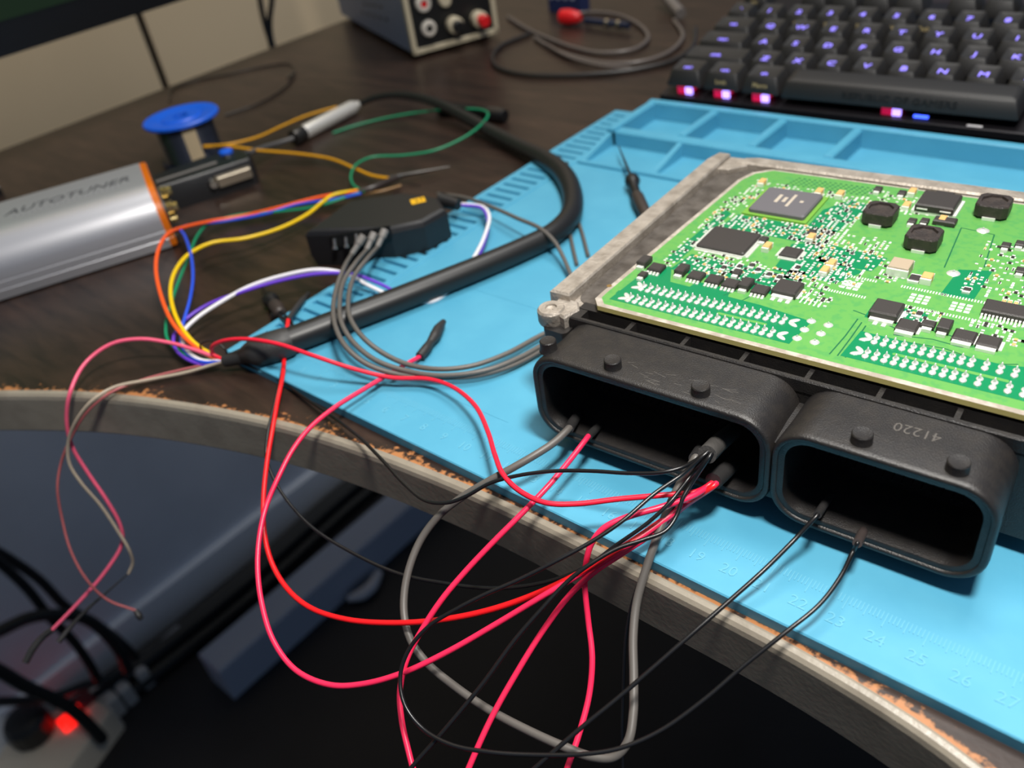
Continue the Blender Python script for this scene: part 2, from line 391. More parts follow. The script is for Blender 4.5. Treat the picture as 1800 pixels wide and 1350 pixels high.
for i in range(26):
    x = rnd.uniform(15.2, 18.9); y_ = rnd.uniform(2.0, 2.7); l = rnd.uniform(.1, .5); a = rnd.uniform(-.12, .12); zz = lambda v: 3.7225 + (3.0 - v) / 1.1 * .05
    sx.add([e(x, y_, zz(y_)), e(x + l, y_ + a, zz(y_ + a)), e(x + l, y_ + a + .012, zz(y_ + a)), e(x, y_ + .01, zz(y_))], [(0, 1, 2, 3)])
tag(obj('scratches', sx, SCR, housing, smooth=False), 'fine pale scratches on the black plastic', kind='stuff')

# circuit board
ZP = 4.1
bd = MB(); outl = [(13.15, 4.5), (EX1, 4.5), (EX1, 16.1), (14.2, 16.1), (13.6, 15.6), (13.35, 14.8), (12.85, 5.3), (12.85, 4.85)]
bd.prism(outl, 3.92, ZP - .015, e, mi=0)
inl = [(13.3, 4.68), (EX1 - .15, 4.68), (EX1 - .15, 16.0), (14.3, 16.0), (13.75, 15.5), (13.5, 14.75), (13.02, 5.35), (13.02, 4.98)]
n_ = len(outl)
bd.add([e(x, y_, ZP - .014) for x, y_ in outl] + [e(x, y_, ZP - .01) for x, y_ in inl], [(i, (i + 1) % n_, n_ + (i + 1) % n_, n_ + i) for i in range(n_)], 1)
bd.add([e(x, y_, ZP - .01) for x, y_ in inl], [tuple(range(n_))], 2)
board = obj('circuit_board', bd, [FR4, FR4G, PCB], ecu, smooth=False)
tag(board, 'green circuit board crowded with small parts')
zt = ZP - .01
def pad(name, poly, m_, h=.004, parent=board):
    return obj(name, MB().prism(poly, zt, zt + h, e), m_, parent, smooth=False)
pe = lambda *pts: [ate(x, y_, ZP)[:2] for x, y_ in pts]
A1 = [(13.3, 5.0), (19.35, 5.0), (19.5, 6.35), (17.8, 6.6), (14.6, 6.75), (14.2, 7.6), (13.55, 7.7), (13.45, 6.6)]
pad('dark_mask_area', A1, PCBD); pad('dark_mask_area', [(20.8, 5.05), (EX1 - .2, 5.05), (EX1 - .2, 6.5), (25.2, 6.55), (24.6, 6.4), (20.9, 6.45)], PCBD)
for a in ([(15.3, 6.6), (16.7, 6.6), (16.6, 7.1), (15.4, 7.1)], [(13.3, 5.4), (13.55, 5.4), (13.55, 5.6), (13.3, 5.6)], [(20.75, 7.2), (22.3, 7.2), (22.3, 8.1), (20.75, 8.1)], [(17.7, 8.4), (18.4, 8.4), (18.3, 9.0), (17.8, 9.0)], [(18.3, 9.8), (20.1, 9.8), (20.3, 10.8), (18.4, 11)], [(22.3, 9.3), (23.2, 9.3), (23.3, 11.2), (22.4, 10.9)], [(14.4, 10.9), (18, 10.8), (18.2, 12.0), (14.6, 12.0)], [(14.2, 7.5), (18.2, 7.3), (18.4, 8.6), (14.4, 8.7)], [(17.3, 8.7), (19.4, 8.7), (19.9, 9.7), (18.2, 10.2), (18.3, 11.2), (17.2, 10.6)], [(17.2, 12.0), (18.2, 11.6), (18.7, 14.2), (17.9, 14.5), (17.25, 13.4)], [(13.75, 8.0), (14.2, 8.0), (14.35, 12.0), (14.0, 12.2)]):
    pad('dark_mask_area', a, PCBD, .0025)
pad('mask_strip', rrect(22.0, 24.9, 5.66, 5.78, .05, 3), PCB, .007); pad('mask_strip', rrect(16.8, 18.4, 5.6, 5.72, .05, 3), PCB, .007)
# press-fit solder joints
def joint_mesh():
    q = MB(); fr = lambda x, y_, z: e(x, y_, z)
    def blob(cx, cy, rx, ry, h):
        q.rings([[fr(cx + rx * k * math.cos(a), cy + ry * k * math.sin(a), z) for a in [2 * math.pi * i / 10 for i in range(10)]] for k, z in ((1, 0), (.92, h * .55), (.55, h), (.12, h * 1.05))])
    blob(0, .13, .095, .12, .035); blob(0, -.11, .1, .13, .05)
    q.rings([[fr(sx_ * .026 * k, .1 + sy * .026 * k, z) for sx_, sy in ((-1, -1), (1, -1), (1, 1), (-1, 1))] for k, z in ((1, 0), (1, .13), (.35, .19))])
    me = bpy.data.meshes.new('solder_joint'); me.from_pydata([Vector(v) * .01 for v in q.v], [], q.f); me.materials.append(TIN)
    me.polygons.foreach_set('use_smooth', [True] * len(me.polygons)); return me
JM = joint_mesh()
def fan(cx, cy, sg):
    for a in (-.5, .75):
        q = MB(); L_ = .36; ux, uy = math.cos(a) * sg, math.sin(a)
        q.rings([[e(cx + ux * (L_ / 2 + L_ / 2 * k * math.cos(t_)) - uy * .085 * k * math.sin(t_), cy + uy * (L_ / 2 + L_ / 2 * k * math.cos(t_)) + ux * .085 * k * math.sin(t_), zt + z) for t_ in [2 * math.pi * i / 12 for i in range(12)]] for k, z in ((1, 0), (.9, .02), (.5, .03))])
        fixn(obj('fan_pad', q, TIN, board))
for (x0, x1, y_, n, pit) in ((13.95, 18.75, 6.05, 20, None), (13.9, 18.7, 5.28, 20, None)):
    for i in range(n): put('solder_joint', JM, G(e(x0 + (x1 - x0) * i / (n - 1), y_, zt)), board)
    fan(x0 - .05, y_ + .02, -1); fan(x1 + .16, y_ + .02, 1)
for y_ in (6.15, 5.4):
    xs = [21.4 + .25 * i for i in range(11)] + [24.25, 24.6, 24.95, 25.3, 25.65, 26.0]
    for x in xs: put('solder_joint', JM, G(e(x, y_, zt)), board)
    fan(21.3, y_ + .02, -1)
RING = lambda x, y_, r: obj('through_pin', MB().lathe(e(x, y_, zt), (0, 0, 1), [(r, 0), (r * .92, .015), (r * .6, .035), (r * .22, .06), (r * .1, .12)], 14), TIN, board)
for px, py in ((1426, 564), (1456, 571), (1414, 579), (1443, 586), (1401, 594), (1432, 601)):
    x, y_, _ = ate(px, py, ZP); RING(x, y_, .14)
for px, py in ((1728, 405), (1676, 480)):
    x, y_, _ = ate(px, py, ZP); RING(x, y_, .2)
x, y_, _ = ate(1071, 502, ZP); pad('test_point', [(x + .09 * math.cos(k * .6283), y_ + .09 * math.sin(k * .6283)) for k in range(10)], mat('bronze pad', (150, 120, 70), .4, .5))

def chip(name, x0, x1, y0, y1, h, m_=EPOXY, legs='', n=8, leg=.12, ch=.04, z0=.03, marks=None, cut=0, label=None):
    q = MB(); p_ = [(x0, y0), (x1, y0), (x1, y1), (x0, y1)]
    if cut: p_ = [(x0 + cut, y0), (x1 - cut, y0), (x1, y0 + cut), (x1, y1 - cut), (x1 - cut, y1), (x0 + cut, y1), (x0, y1 - cut), (x0, y0 + cut)]
    q.prism(p_, zt + z0, zt + z0 + h, e, 0, ch)
    for s_ in legs:
        if s_ in 'fb':
            for i in range(n):
                xc = x0 + (x1 - x0) * (i + .5) / n; wd = (x1 - x0) / n * .3
                ya, yb = (y0 - leg, y0 + .02) if s_ == 'f' else (y1 - .02, y1 + leg)
                q.box(xc - wd, xc + wd, ya, yb, zt, zt + .035, e, 1)
                yc, yd = (y0 - leg * .45, y0 + .02) if s_ == 'f' else (y1 - .02, y1 + leg * .45)
                q.box(xc - wd, xc + wd, yc, yd, zt + .035, zt + h * .5, e, 1)
        else:
            for i in range(n):
                yc_ = y0 + (y1 - y0) * (i + .5) / n; wd = (y1 - y0) / n * .3
                xa, xb = (x0 - leg, x0 + .02) if s_ == 'l' else (x1 - .02, x1 + leg)
                q.box(xa, xb, yc_ - wd, yc_ + wd, zt, zt + .035, e, 1)
                xc, xd = (x0 - leg * .45, x0 + .02) if s_ == 'l' else (x1 - .02, x1 + leg * .45)
                q.box(xc, xd, yc_ - wd, yc_ + wd, zt + .035, zt + h * .5, e, 1)
    for (a, b_, c_, d_) in marks or []:
        q.box(a, b_, c_, d_, zt + z0 + h, zt + z0 + h + .002, e, 2)
    o = obj(name, q, [m_, PAD, PRINT], board, smooth=False)
    if label: o['label'] = label
    return o
pad('chip_carrier', [(14.72, 12.05), (17.12, 12.05), (17.12, 14.3), (14.72, 14.3)], mat('carrier green', (110, 160, 60), .4), .07)
chip('chip', 14.9, 16.98, 12.2, 14.14, .17, EPOXYG, ch=.05, z0=.07, cut=.07, label='large grey processor chip', marks=[(15.55, 15.68, 12.95, 13.6), (15.8, 15.93, 13.05, 13.45), (16.05, 16.16, 12.75, 13.75), (16.42, 16.55, 13.2, 13.35)])
chip('chip', 14.34, 16.1, 9.12, 10.66, .13, legs='fblr', n=36, leg=.16, label='large square black chip with fine legs', cut=.05)
chip('chip', 17.14, 17.76, 9.6, 10.2, .11, legs='fblr', n=12, leg=.13, label='small square black chip with fine legs')
chip('chip', 23.55, 25.3, 8.55, 9.2, .2, legs='fb', n=18, leg=.2, label='long black driver chip')
def so8(px, py, w=.5, h=.46, n=4, hh=.14, legs='fb'):
    x, y_, _ = ate(px, py, ZP + .12); return chip('chip', x - w / 2, x + w / 2, y_ - h / 2, y_ + h / 2, hh, legs=legs, n=n, leg=.15)
for p_ in ((1154, 469), (1224, 483), (1256, 490), (1285, 497), (1337, 508)): so8(*p_)
def diode(px, py, w=.34, h=.52, hh=.2, m_=EPOXY):
    x, y_, _ = ate(px, py, ZP + .15); q = MB(); q.box(x - w / 2, x + w / 2, y_ - h / 2, y_ + h / 2, zt + .05, zt + .05 + hh, e, 0, .03)
    q.box(x - w * .36, x + w * .36, y_ - h / 2 - .14, y_ - h / 2 + .02, zt, zt + .1, e, 1); q.box(x - w * .36, x + w * .36, y_ + h / 2 - .02, y_ + h / 2 + .1, zt, zt + .1, e, 1)
    return obj('diode', q, [m_, PAD], board, smooth=False)
for p_ in ((1133, 458), (1199, 473), (1312, 498), (1661, 572)): diode(*p_)
for px, py in ((1544, 330), (1586, 337), (1604, 386), (1626, 386), (1296, 476), (1130, 480), (1769, 429), (1794, 426), (1795, 473), (1343, 418), (1427, 406)): diode(px, py, .26, .3, .12)
def dpak(px, py, w=.9, h=.85, hh=.24, n=3):
    x, y_, _ = ate(px, py, ZP + .2); q = MB(); q.box(x - w / 2, x + w / 2, y_ - h / 2, y_ + h / 2, zt + .04, zt + hh, e, 0, .05)
    q.box(x - w * .42, x + w * .42, y_ - h / 2 - .16, y_ - h / 2 + .02, zt, zt + .09, e, 1)
    for i in range(n): q.box(x + (i - (n - 1) / 2) * .24 - .06, x + (i - (n - 1) / 2) * .24 + .06, y_ - h / 2 - .3, y_ - h / 2 - .1, zt, zt + .03, e, 1)
    q.box(x + w / 2 - .02, x + w / 2 + .08, y_ - h * .4, y_ + h * .4, zt, zt + .03, e, 1)
    return obj('transistor', q, [EPOXY, PAD], board, smooth=False)
dpak(1385, 503, .78, .75); dpak(1559, 542, .8, .78, .28, 2); dpak(1597, 566, .58, .58, .14, 0); dpak(1697, 584, .58, .56, .14, 0); dpak(1740, 594, .58, .56, .14, 0); diode(1633, 567, .36, .3, .12)
x, y_, _ = ate(1650, 357, ZP + .2); q = MB()
q.box(x - .72, x + .72, y_ - .62, y_ + .62, zt, zt + .12, e, 1); q.box(x - .62, x + .62, y_ - .62, y_ + .55, zt + .08, zt + .38, e, 0, .05); q.box(x - .3, x + .3, y_ + .5, y_ + .85, zt + .08, zt + .28, e, 0, .03)
q.box(x - .55, x - .2, y_ - .66, y_ - .6, zt + .2, zt + .24, e, 1); q.box(x + .2, x + .55, y_ - .66, y_ - .6, zt + .2, zt + .24, e, 1)
tag(obj('transistor', q, [EPOXY, PAD], board, smooth=False), 'large black power transistor on metal tab')
chip('chip', x + .15, x + .85, y_ - 1.25, y_ - .85, .16)
def inductor(px, py, s=1.02):
    x, y_, _ = ate(px, py, ZP + .3); q = MB(); h2 = s / 2; cu = s * .2
    oct_ = lambda k, c_: [(x + a * h2 * k, y_ + b_ * h2 * k) for a, b_ in ((-1 + c_, -1), (1 - c_, -1), (1, -1 + c_), (1, 1 - c_), (1 - c_, 1), (-1 + c_, 1), (-1, 1 - c_), (-1, -1 + c_))]
    cir = lambda r: [(x + r * math.cos(a), y_ + r * math.sin(a)) for a in [math.radians(-112.5 + 45 * i) for i in range(8)]]
    q.rings([[e(*p_, zt + z) for p_ in pl] for pl, z in ((oct_(1, .3), .08), (oct_(1, .3), .46), (oct_(.95, .3), .5), (cir(h2 * .82), .5), (cir(h2 * .78), .42), (cir(h2 * .2), .4))], 0)
    q.box(x - .2, x + .2, y_ - h2 - .06, y_ + h2 + .06, zt, zt + .1, e, 1)
    return obj('inductor', q, [FERR, PAD], board, ang=30)
for p_ in ((1548, 374), (1624, 417), (1747, 361)): inductor(*p_)
def cap(px, py, w=.22, h=.36, hh=.2, m_=TAN, nm='capacitor'):
    x, y_, _ = ate(px, py, ZP + hh / 2); q = MB(); q.box(x - w / 2, x + w / 2, y_ - h / 2, y_ + h / 2, zt, zt + hh, e, 0, .02)
    q.box(x - w / 2 - .01, x + w / 2 + .01, y_ - h / 2 - .08, y_ - h / 2 + .05, zt, zt + hh * .8, e, 1); q.box(x - w / 2 - .01, x + w / 2 + .01, y_ + h / 2 - .05, y_ + h / 2 + .06, zt, zt + hh * .8, e, 1)
    return obj(nm, q, [m_, PAD], board, smooth=False)
for px, py in ((1604, 337), (1594, 361), (1657, 386), (1462, 463), (1450, 475), (1426, 417), (1340, 320), (1440, 337), (1477, 341), (1349, 433)): cap(px, py)
cap(1630, 488, .3, .34, .24); cap(1608, 489, .3, .34, .1, EPOXY, 'resistor'); cap(1700, 509, .2, .2, .08, EPOXY, 'resistor'); cap(1583, 469, .62, .62, .32, TANG)
for px, py in ((1765, 530), (1775, 532), (1786, 534)): cap(px, py, .1, .14, .1)
for px, py in ((1300, 468), (1332, 474), (1352, 482), (1370, 487), (1402, 470), (1616, 551), (1322, 466), (1272, 470)): cap(px, py, .16, .24, .07, EPOXY, 'resistor')
# tiny pads and chips too small to tell apart
rn = random.Random(11); q = MB()
def tiny(x0, x1, y0, y1, n, sk=0):
    for i in range(n):
        x = rn.uniform(x0, x1); y_ = rn.uniform(y0, y1); x += sk * (y_ - y0)
        x = round(x / .17) * .17; y_ = round(y_ / .13) * .13; k = rn.random()
        a, b_ = (.045, .035) if k < .6 else (.035, .06) if k < .85 else (.09, .045)
        q.box(x - a, x + a, y_ - b_, y_ + b_, zt, zt + rn.uniform(.006, .03), e, 0)
        if k > .8: q.box(x - a * .5, x + a * .5, y_ - b_, y_ + b_, zt, zt + .045, e, 1 if rn.random() < .6 else 2)
tiny(13.7, 14.2, 7.7, 13.3, 90); tiny(14.3, 18.9, 7.55, 8.95, 300); tiny(14.3, 18.4, 10.85, 12.0, 210); tiny(17.25, 18.5, 10.3, 14.4, 260, .05)
tiny(17.8, 20.1, 8.5, 12.0, 330); tiny(14.9, 18.2, 14.35, 14.85, 70); tiny(13.9, 14.7, 12.4, 15, 60); tiny(20.3, 21.2, 9.4, 10.7, 50); tiny(22.7, 24.6, 9.6, 13, 170)
tiny(18.2, 19.4, 14.6, 15.5, 30); tiny(21.3, 22.6, 7.3, 8.2, 60); tiny(23.3, 25.6, 7.4, 8.3, 90); tiny(18.8, 19.6, 7.3, 8.3, 40); tiny(25, 26.6, 7, 15, 200); tiny(19.3, 20.8, 13.9, 15.3, 30)
def footprint(px, py):
    x, y_, _ = ate(px, py, ZP)
    for i in range(16):
        for yy in (y_ - .52, y_ + .52): q.box(x - .62 + i * .083 - .02, x - .62 + i * .083 + .02, yy - .07, yy + .07, zt, zt + .006, e, 0)
    for i in range(3):
        for j in range(3): q.box(x - .25 + i * .2, x - .1 + i * .2, y_ - .24 + j * .18, y_ - .11 + j * .18, zt, zt + .006, e, 0)
for p_ in ((1614, 525), (1687, 540), (1494, 501)): footprint(*p_)
for i in range(5):
    x, y_, _ = ate(1410 + i * 8, 526 + i * 2, ZP); q.box(x - .025, x + .025, y_ - .2, y_ + .2, zt, zt + .004, e, 0)
tag(obj('tiny_components', q, [PAD, EPOXY, TAN], board, smooth=False), 'hundreds of tiny white pads and chip parts', kind='stuff')
q = MB(); DK = mat('via dark', (20, 96, 60), .4)
for i in range(16):
    for j in range(5):
        x = 15.3 + i * .2 + j * .05; y_ = 15.0 + j * .16; q.box(x - .05, x + .05, y_ - .035, y_ + .035, zt, zt + .003, e)
def trace(pts, w_=.02):
    for (x0, y0), (x1, y1) in zip(pts, pts[1:]):
        dx, dy = x1 - x0, y1 - y0; l = math.hypot(dx, dy); nx, ny = -dy / l * w_, dx / l * w_
        q.prism([(x0 - nx, y0 - ny), (x1 - nx, y1 - ny), (x1 + nx, y1 + ny), (x0 + nx, y0 + ny)], zt, zt + .003, e)
for k in range(3): trace(pe((1458 + k * 14, 622 + k * 3), (1486 + k * 10, 590 + k * 3), (1508 + k * 7, 560 + k * 6)))
trace(pe((1380, 520), (1430, 532), (1445, 508), (1398, 497), (1380, 520))); trace(pe((1556, 560), (1620, 575), (1700, 598), (1760, 600)))
trace(pe((1570, 588), (1640, 596), (1690, 610), (1740, 608))); trace(pe((1290, 535), (1330, 515), (1352, 512))); trace(pe((1250, 527), (1290, 512), (1320, 506))); trace(pe((1660, 470), (1690, 400), (1748, 412), (1730, 470)))
trace(pe((1590, 600), (1660, 612), (1740, 640), (1790, 640))); trace(pe((1500, 545), (1540, 560), (1600, 590)))
tag(obj('copper_traces', q, DK, board, smooth=False), 'fine dark copper traces under the mask', kind='stuff')

# ---------------------------------------------------------------- main harness cable
def P3(pts): return [at(*p_[:3]) if not isinstance(p_, Vector) else p_ for p_ in pts]
def wire(pts, r, m_, parent, label=None, name='wire', n=8, sub=7):
    o = obj(name, MB().tube(P3(pts), r, n, sub), m_, parent, ang=60)
    if label: o['label'] = label
    return o
YEL = mat('yellow insulation', (236, 196, 12), .38); YELO = mat('amber insulation', (206, 146, 20), .4)
ORG = mat('orange insulation', (246, 92, 34), .38); BLU = mat('blue insulation', (34, 80, 214), .38)
GRN = mat('green insulation', (10, 134, 92), .38); PUR = mat('purple insulation', (104, 60, 196), .38)
BEI = mat('beige insulation', (170, 156, 138), .45); BRN = mat('rose brown insulation', (170, 92, 94), .45)

hc = empty('harness_cable', at(700, 530, 0), 'thick black cable looping over the mat and fanning out into coloured wires', 'cable')
tp = [(632, 183, .1, .2), (655, 173, .5, .21), (690, 167, .8, .23), (730, 170, .9, .27), (775, 184, .8, .33), (820, 207, .5, .38), (870, 235, .2, .42), (920, 261, .2, .46), (962, 282, .4, .5), (993, 309, .55, .53), (1007, 347, .55, .53), (1001, 382, .55, .53), (972, 411, .55, .53), (920, 437, .55, .53), (850, 467, .55, .54), (760, 503, .56, .55), (680, 534, .57, .55), (600, 564, .58, .56), (540, 587, .58, .56), (480, 609, .58, .56)]
sheath = obj('sheath', MB().tube([at(p_[0], p_[1], p_[2] if p_[2] < .5 or p_[3] < .5 else p_[3] + .03) for p_ in tp], [p_[3] for p_ in tp], 16, 6), RUB, hc, ang=60)
bt = [(512, 599, .6, .6), (500, 603, .6, .66), (475, 611, .58, .67), (452, 618, .5, .64), (440, 621, .42, .48), (428, 625, .3, .34), (412, 630, .2, .3), (396, 634, .1, .28)]
tag(obj('heat_shrink', MB().tube([at(*p_[:3]) for p_ in bt], [p_[3] for p_ in bt], 16, 5), SHR, hc, ang=60), 'stepped heat shrink boot')
a, b_ = at(515, 243, .15), at(629, 184, .1); d = (b_ - a).normalized(); L = (b_ - a).length
barrel = obj('connector_barrel', MB().lathe(a, d, [(.3, .85), (.47, .9), (.49, 1.0), (.49, L * .9), (.42, L * .94), (.28, L * .95), (.28, L)], 22), mat('satin silver', (226, 222, 214), .32, .5), hc)
barrel['label'] = 'satin silver barrel'
kn = MB().lathe(a, d, [(.3, 0), (.5, .05), (.54, .2), (.54, .9), (.5, 1.0), (.3, 1.05)], 40)
obj('knurled_collar', kn, DARKM, barrel)
wire([(516, 243, .15), (495, 250, .15), (470, 257, .3), (445, 266, .5), (425, 275, .6)], .17, mat('grey cable', (74, 72, 72), .45), hc, 'thin grey cable behind the silver barrel', 'lead')
# coloured wires
r_ = .085
E0 = (396, 634, .15)
wire([E0, (370, 622, .2), (345, 606, .4), (322, 580, .6), (305, 545, .7), (300, 505, .8), (309, 475, .9), (332, 447, .9), (372, 427, .8), (430, 419, .6), (490, 402, .4), (540, 377, .3), (570, 353, .3), (588, 342, .3), (640, 333, .3)], .1, YEL, hc, 'yellow wire')
wire([E0, (368, 625, .25), (335, 603, .5), (305, 570, .8), (283, 520, 1.0), (274, 470, 1.3), (280, 435, 1.5), (297, 410, 1.4), (325, 399, .9), (370, 389, .3), (430, 379, 0), (490, 365, .1), (560, 347, .2), (632, 335, .3)], .095, ORG, hc, 'orange wire')
wire([E0, (360, 637, .1), (330, 622, .1), (318, 602, .2), (322, 570, .5), (333, 530, .8), (339, 490, .9), (336, 450, 1.0), (325, 415, 1.0), (318, 402, .9), (335, 396, .6), (400, 388, 0), (470, 375, 0), (520, 360, .1), (590, 350, .2), (635, 340, .3)], .08, BLU, hc, 'blue wire')
wire([E0, (350, 632, .05), (312, 615, .05), (294, 595, .1), (292, 570, .3), (305, 520, .5), (330, 455, .5), (350, 410, .2), (368, 393, .1), (420, 378, 0), (490, 372, 0), (560, 362, .1), (632, 338, .3)], .08, GRN, hc, 'green wire')
wire([E0, (360, 641, 0), (330, 632, 0), (308, 612, .1), (306, 590, .3), (325, 563, .5), (365, 536, .7), (420, 515, .9), (490, 494, 1.0), (560, 481, 1.0), (620, 482, .8), (670, 500, .4), (715, 522, .1), (760, 525, .06), (810, 490, .08), (838, 455, .2), (853, 420, .5), (858, 390, .7), (845, 365, .8), (812, 361, .8)], .085, PUR, hc, 'purple wire')
wire([E0, (355, 634, .1), (325, 610, .2), (322, 585, .4), (345, 560, .6), (390, 530, .8), (440, 503, 1.0), (500, 484, 1.1), (560, 474, 1.1), (610, 482, .8), (650, 503, .4), (690, 520, .1), (760, 530, .05), (808, 490, .1), (836, 448, .4), (853, 412, .6), (860, 380, .8), (847, 363, .8), (812, 359, .8)], .095, WHITE, hc, 'white wire')
wire([E0, (345, 616, .4), (300, 603, .6), (245, 596, .9), (195, 605, .9), (152, 636, .6), (125, 685, .2), (117, 735, -1), (127, 785, -2.5), (155, 832, -4), (188, 880, -5.5), (212, 925, -7), (214, 957, -8), (185, 1005, -9), (142, 1055, -10), (93, 1106, -11)], .085, PINKL, hc, 'pink wire looping off the left of the desk')
wire([(93, 1106, -11), (75, 1120, -11.3), (58, 1140, -11.6), (45, 1164, -12)], [.14, .15, .17, .16], SHR, hc, 'black heat shrink tip of the pink wire', 'wire_tip')
wire([E0, (330, 654, -.1), (265, 667, -.1), (200, 681, 0), (165, 702, -.1), (137, 735, -.8), (120, 778, -2), (122, 815, -3), (142, 848, -4), (178, 890, -5.5), (208, 935, -7), (226, 965, -8), (233, 990, -9), (226, 1008, -9.5)], .075, BEI, hc, 'beige wire hanging off the desk')
wire([(226, 1008, -9.5), (195, 1035, -10), (160, 1065, -10.5), (130, 1095, -11), (103, 1128, -11.4)], [.03, .04, .07, .1, .13], SHR, hc, 'thin black tip of the beige wire', 'wire_tip')
wire([E0, (320, 650, -.15), (250, 668, -.15), (195, 690, -.1), (155, 722, -.6), (125, 770, -1.8), (107, 815, -3), (101, 858, -4), (109, 912, -5.5), (125, 970, -7), (153, 1020, -8.5), (190, 1055, -10), (238, 1073, -11)], .06, BRN, hc, 'thin rose brown wire hanging off the desk')
wire([(238, 1073, -11), (244, 1082, -11.2), (248, 1088, -11.4)], [.1, .16, .12], SHR, hc, 'small black tip of the rose brown wire', 'wire_tip')
SPL_R = aty(1250, 850, 1.15)
wire([E0, (374, 622, .4), (373, 610, .8), (390, 600, 1.2), (430, 596, 1.5), (490, 605, 1.6), (550, 625, 1.4), (620, 648, .9), (690, 664, .5), (750, 666, .5), (795, 680, .7), (835, 713, .9), (858, 760, 1.1), (870, 800, 1.2), (885, 835, 1.3), (915, 864, 1.3), (960, 884, 1.3), (1010, 886, 1.3), (1090, 877, 1.4), (1170, 870, 1.5), (1225, 864, 1.4), SPL_R, aty(1262, 838, 1.6)], .085, mat('crimson insulation', (232, 30, 58), .35), hc, 'crimson wire running to the plug splice')
wire([E0, (398, 618, .5), (385, 605, .8), (366, 600, .8), (352, 607, .6), (356, 618, .3)], .045, BLK, hc, 'thin black curl at the cable end')

# splice of red wires
sr = empty('red_wire_splice', aty(1250, 850, 1.3), 'four red and pink wires joined in black heat shrink inside the left plug', 'wire splice')
obj('heat_shrink', MB().tube([aty(1254, 846, 1.2), aty(1275, 827, 2.0), aty(1300, 806, 3.3)], [.25, .25, .22], 14, 4), SHR, sr, ang=60)
S1, S2 = aty(1248, 853, 1.15), aty(1265, 838, 1.7)
S3 = aty(1256, 853, 1.1)
wire([(738, 627, .25), (725, 634, .3), (690, 654, .4), (640, 684, .5), (590, 715, .6), (545, 752, .6), (515, 790, .4), (490, 838, 0), (468, 890, -.5), (456, 945, -1), (453, 1000, -1.5), (460, 1060, -2), (480, 1125, -2.5), (520, 1178, -2.8), (580, 1204, -2.8), (640, 1202, -2.6), (710, 1182, -2.2), (790, 1144, -1.7), (870, 1098, -1.1), (950, 1050, -.4), (1030, 1003, .2), (1110, 955, .7), (1180, 905, 1.0), (1225, 870, 1.1), S1, S2], .09, PINK, sr, 'pink wire with a black tip on the mat')
wire([(738, 627, .25), (750, 612, .3), (756, 603, .3), (765, 590, .32), (771, 578, .32), (780, 565, .3)], [.2, .2, .17, .24, .22, .12], SHR, sr, 'lumpy black heat shrink tip lying on the mat', 'wire_tip')
wire([(507, 560, .35), (503, 590, .15), (500, 625, .15), (497, 660, .15), (488, 705, -.1), (479, 755, -.4), (469, 815, -.9), (463, 880, -1.5), (465, 940, -2), (478, 990, -2.4), (505, 1035, -2.6), (545, 1068, -2.6), (610, 1089, -2.4), (690, 1095, -2.1), (770, 1090, -1.7), (850, 1075, -1.2), (930, 1049, -.6), (1010, 1012, .1), (1085, 968, .6), (1150, 925, .9), (1205, 885, 1.0), S3, S2], .09, RED, sr, 'bright red wire looping under the desk edge')
wire([(507, 562, .35), (518, 545, .3), (530, 530, .2), (542, 517, -.1)], [.12, .13, .14, .12], SHR, sr, 'black heat shrink tip beside the thick cable', 'wire_tip')
wire([S2, S1, (1215, 873, 1.5), (1160, 892, 1.5), (1105, 908, 1.4), (1062, 928, 1.2), (1040, 955, .8), (1030, 990, .2), (1028, 1030, -.6), (1034, 1090, -1.4), (1041, 1155, -2), (1036, 1220, -2.6), (1018, 1290, -3.1), (992, 1365, -3.6), (965, 1450, -4.4), (950, 1560, -5.6), (960, 1680, -7)], .09, PINK, sr, 'pink wire dropping over the desk edge')
wire([S2, S3, (1205, 888, .8), (1150, 935, .7), (1095, 972, .4), (1045, 1005, 0), (1000, 1048, -.7), (955, 1108, -1.4), (910, 1180, -2.1), (865, 1260, -2.8), (820, 1360, -3.6), (785, 1450, -4.4), (770, 1560, -5.6), (785, 1670, -7)], .09, PINK, sr, 'pink wire running off the bottom of the picture')

# splice of black wires
sb = empty('black_wire_splice', aty(1240, 800, 1.3), 'black wires gathered in a short grey heat shrink sleeve in the left plug', 'wire splice')
obj('heat_shrink', MB().tube([aty(1243, 799, 1.15), aty(1262, 780, 2.0), aty(1290, 757, 3.4)], [.27, .27, .25], 16, 4), mat('grey heat shrink', (70, 68, 66), .5, bump=.4, bscale=1500), sb, ang=60)
T1, T2 = aty(1240, 798, 1.1), aty(1262, 780, 1.7)
T3, T4 = aty(1247, 803, 1.05), aty(1262, 784, 1.7)
rb = .06
wire([T2, T1, (1205, 819, 2.3), (1165, 830, 2.2), (1110, 832, 2.0), (1040, 828, 1.8), (975, 828, 1.6), (910, 836, 1.4), (860, 850, 1.1), (820, 872, .7), (785, 884, .4), (748, 880, .2), (710, 850, .2), (675, 812, .2), (635, 772, .1), (590, 737, 0), (540, 702, -.15), (490, 668, -.2), (450, 648, -.2), (415, 636, 0), E0], rb, BLK, sb, 'black wire running back to the thick cable')
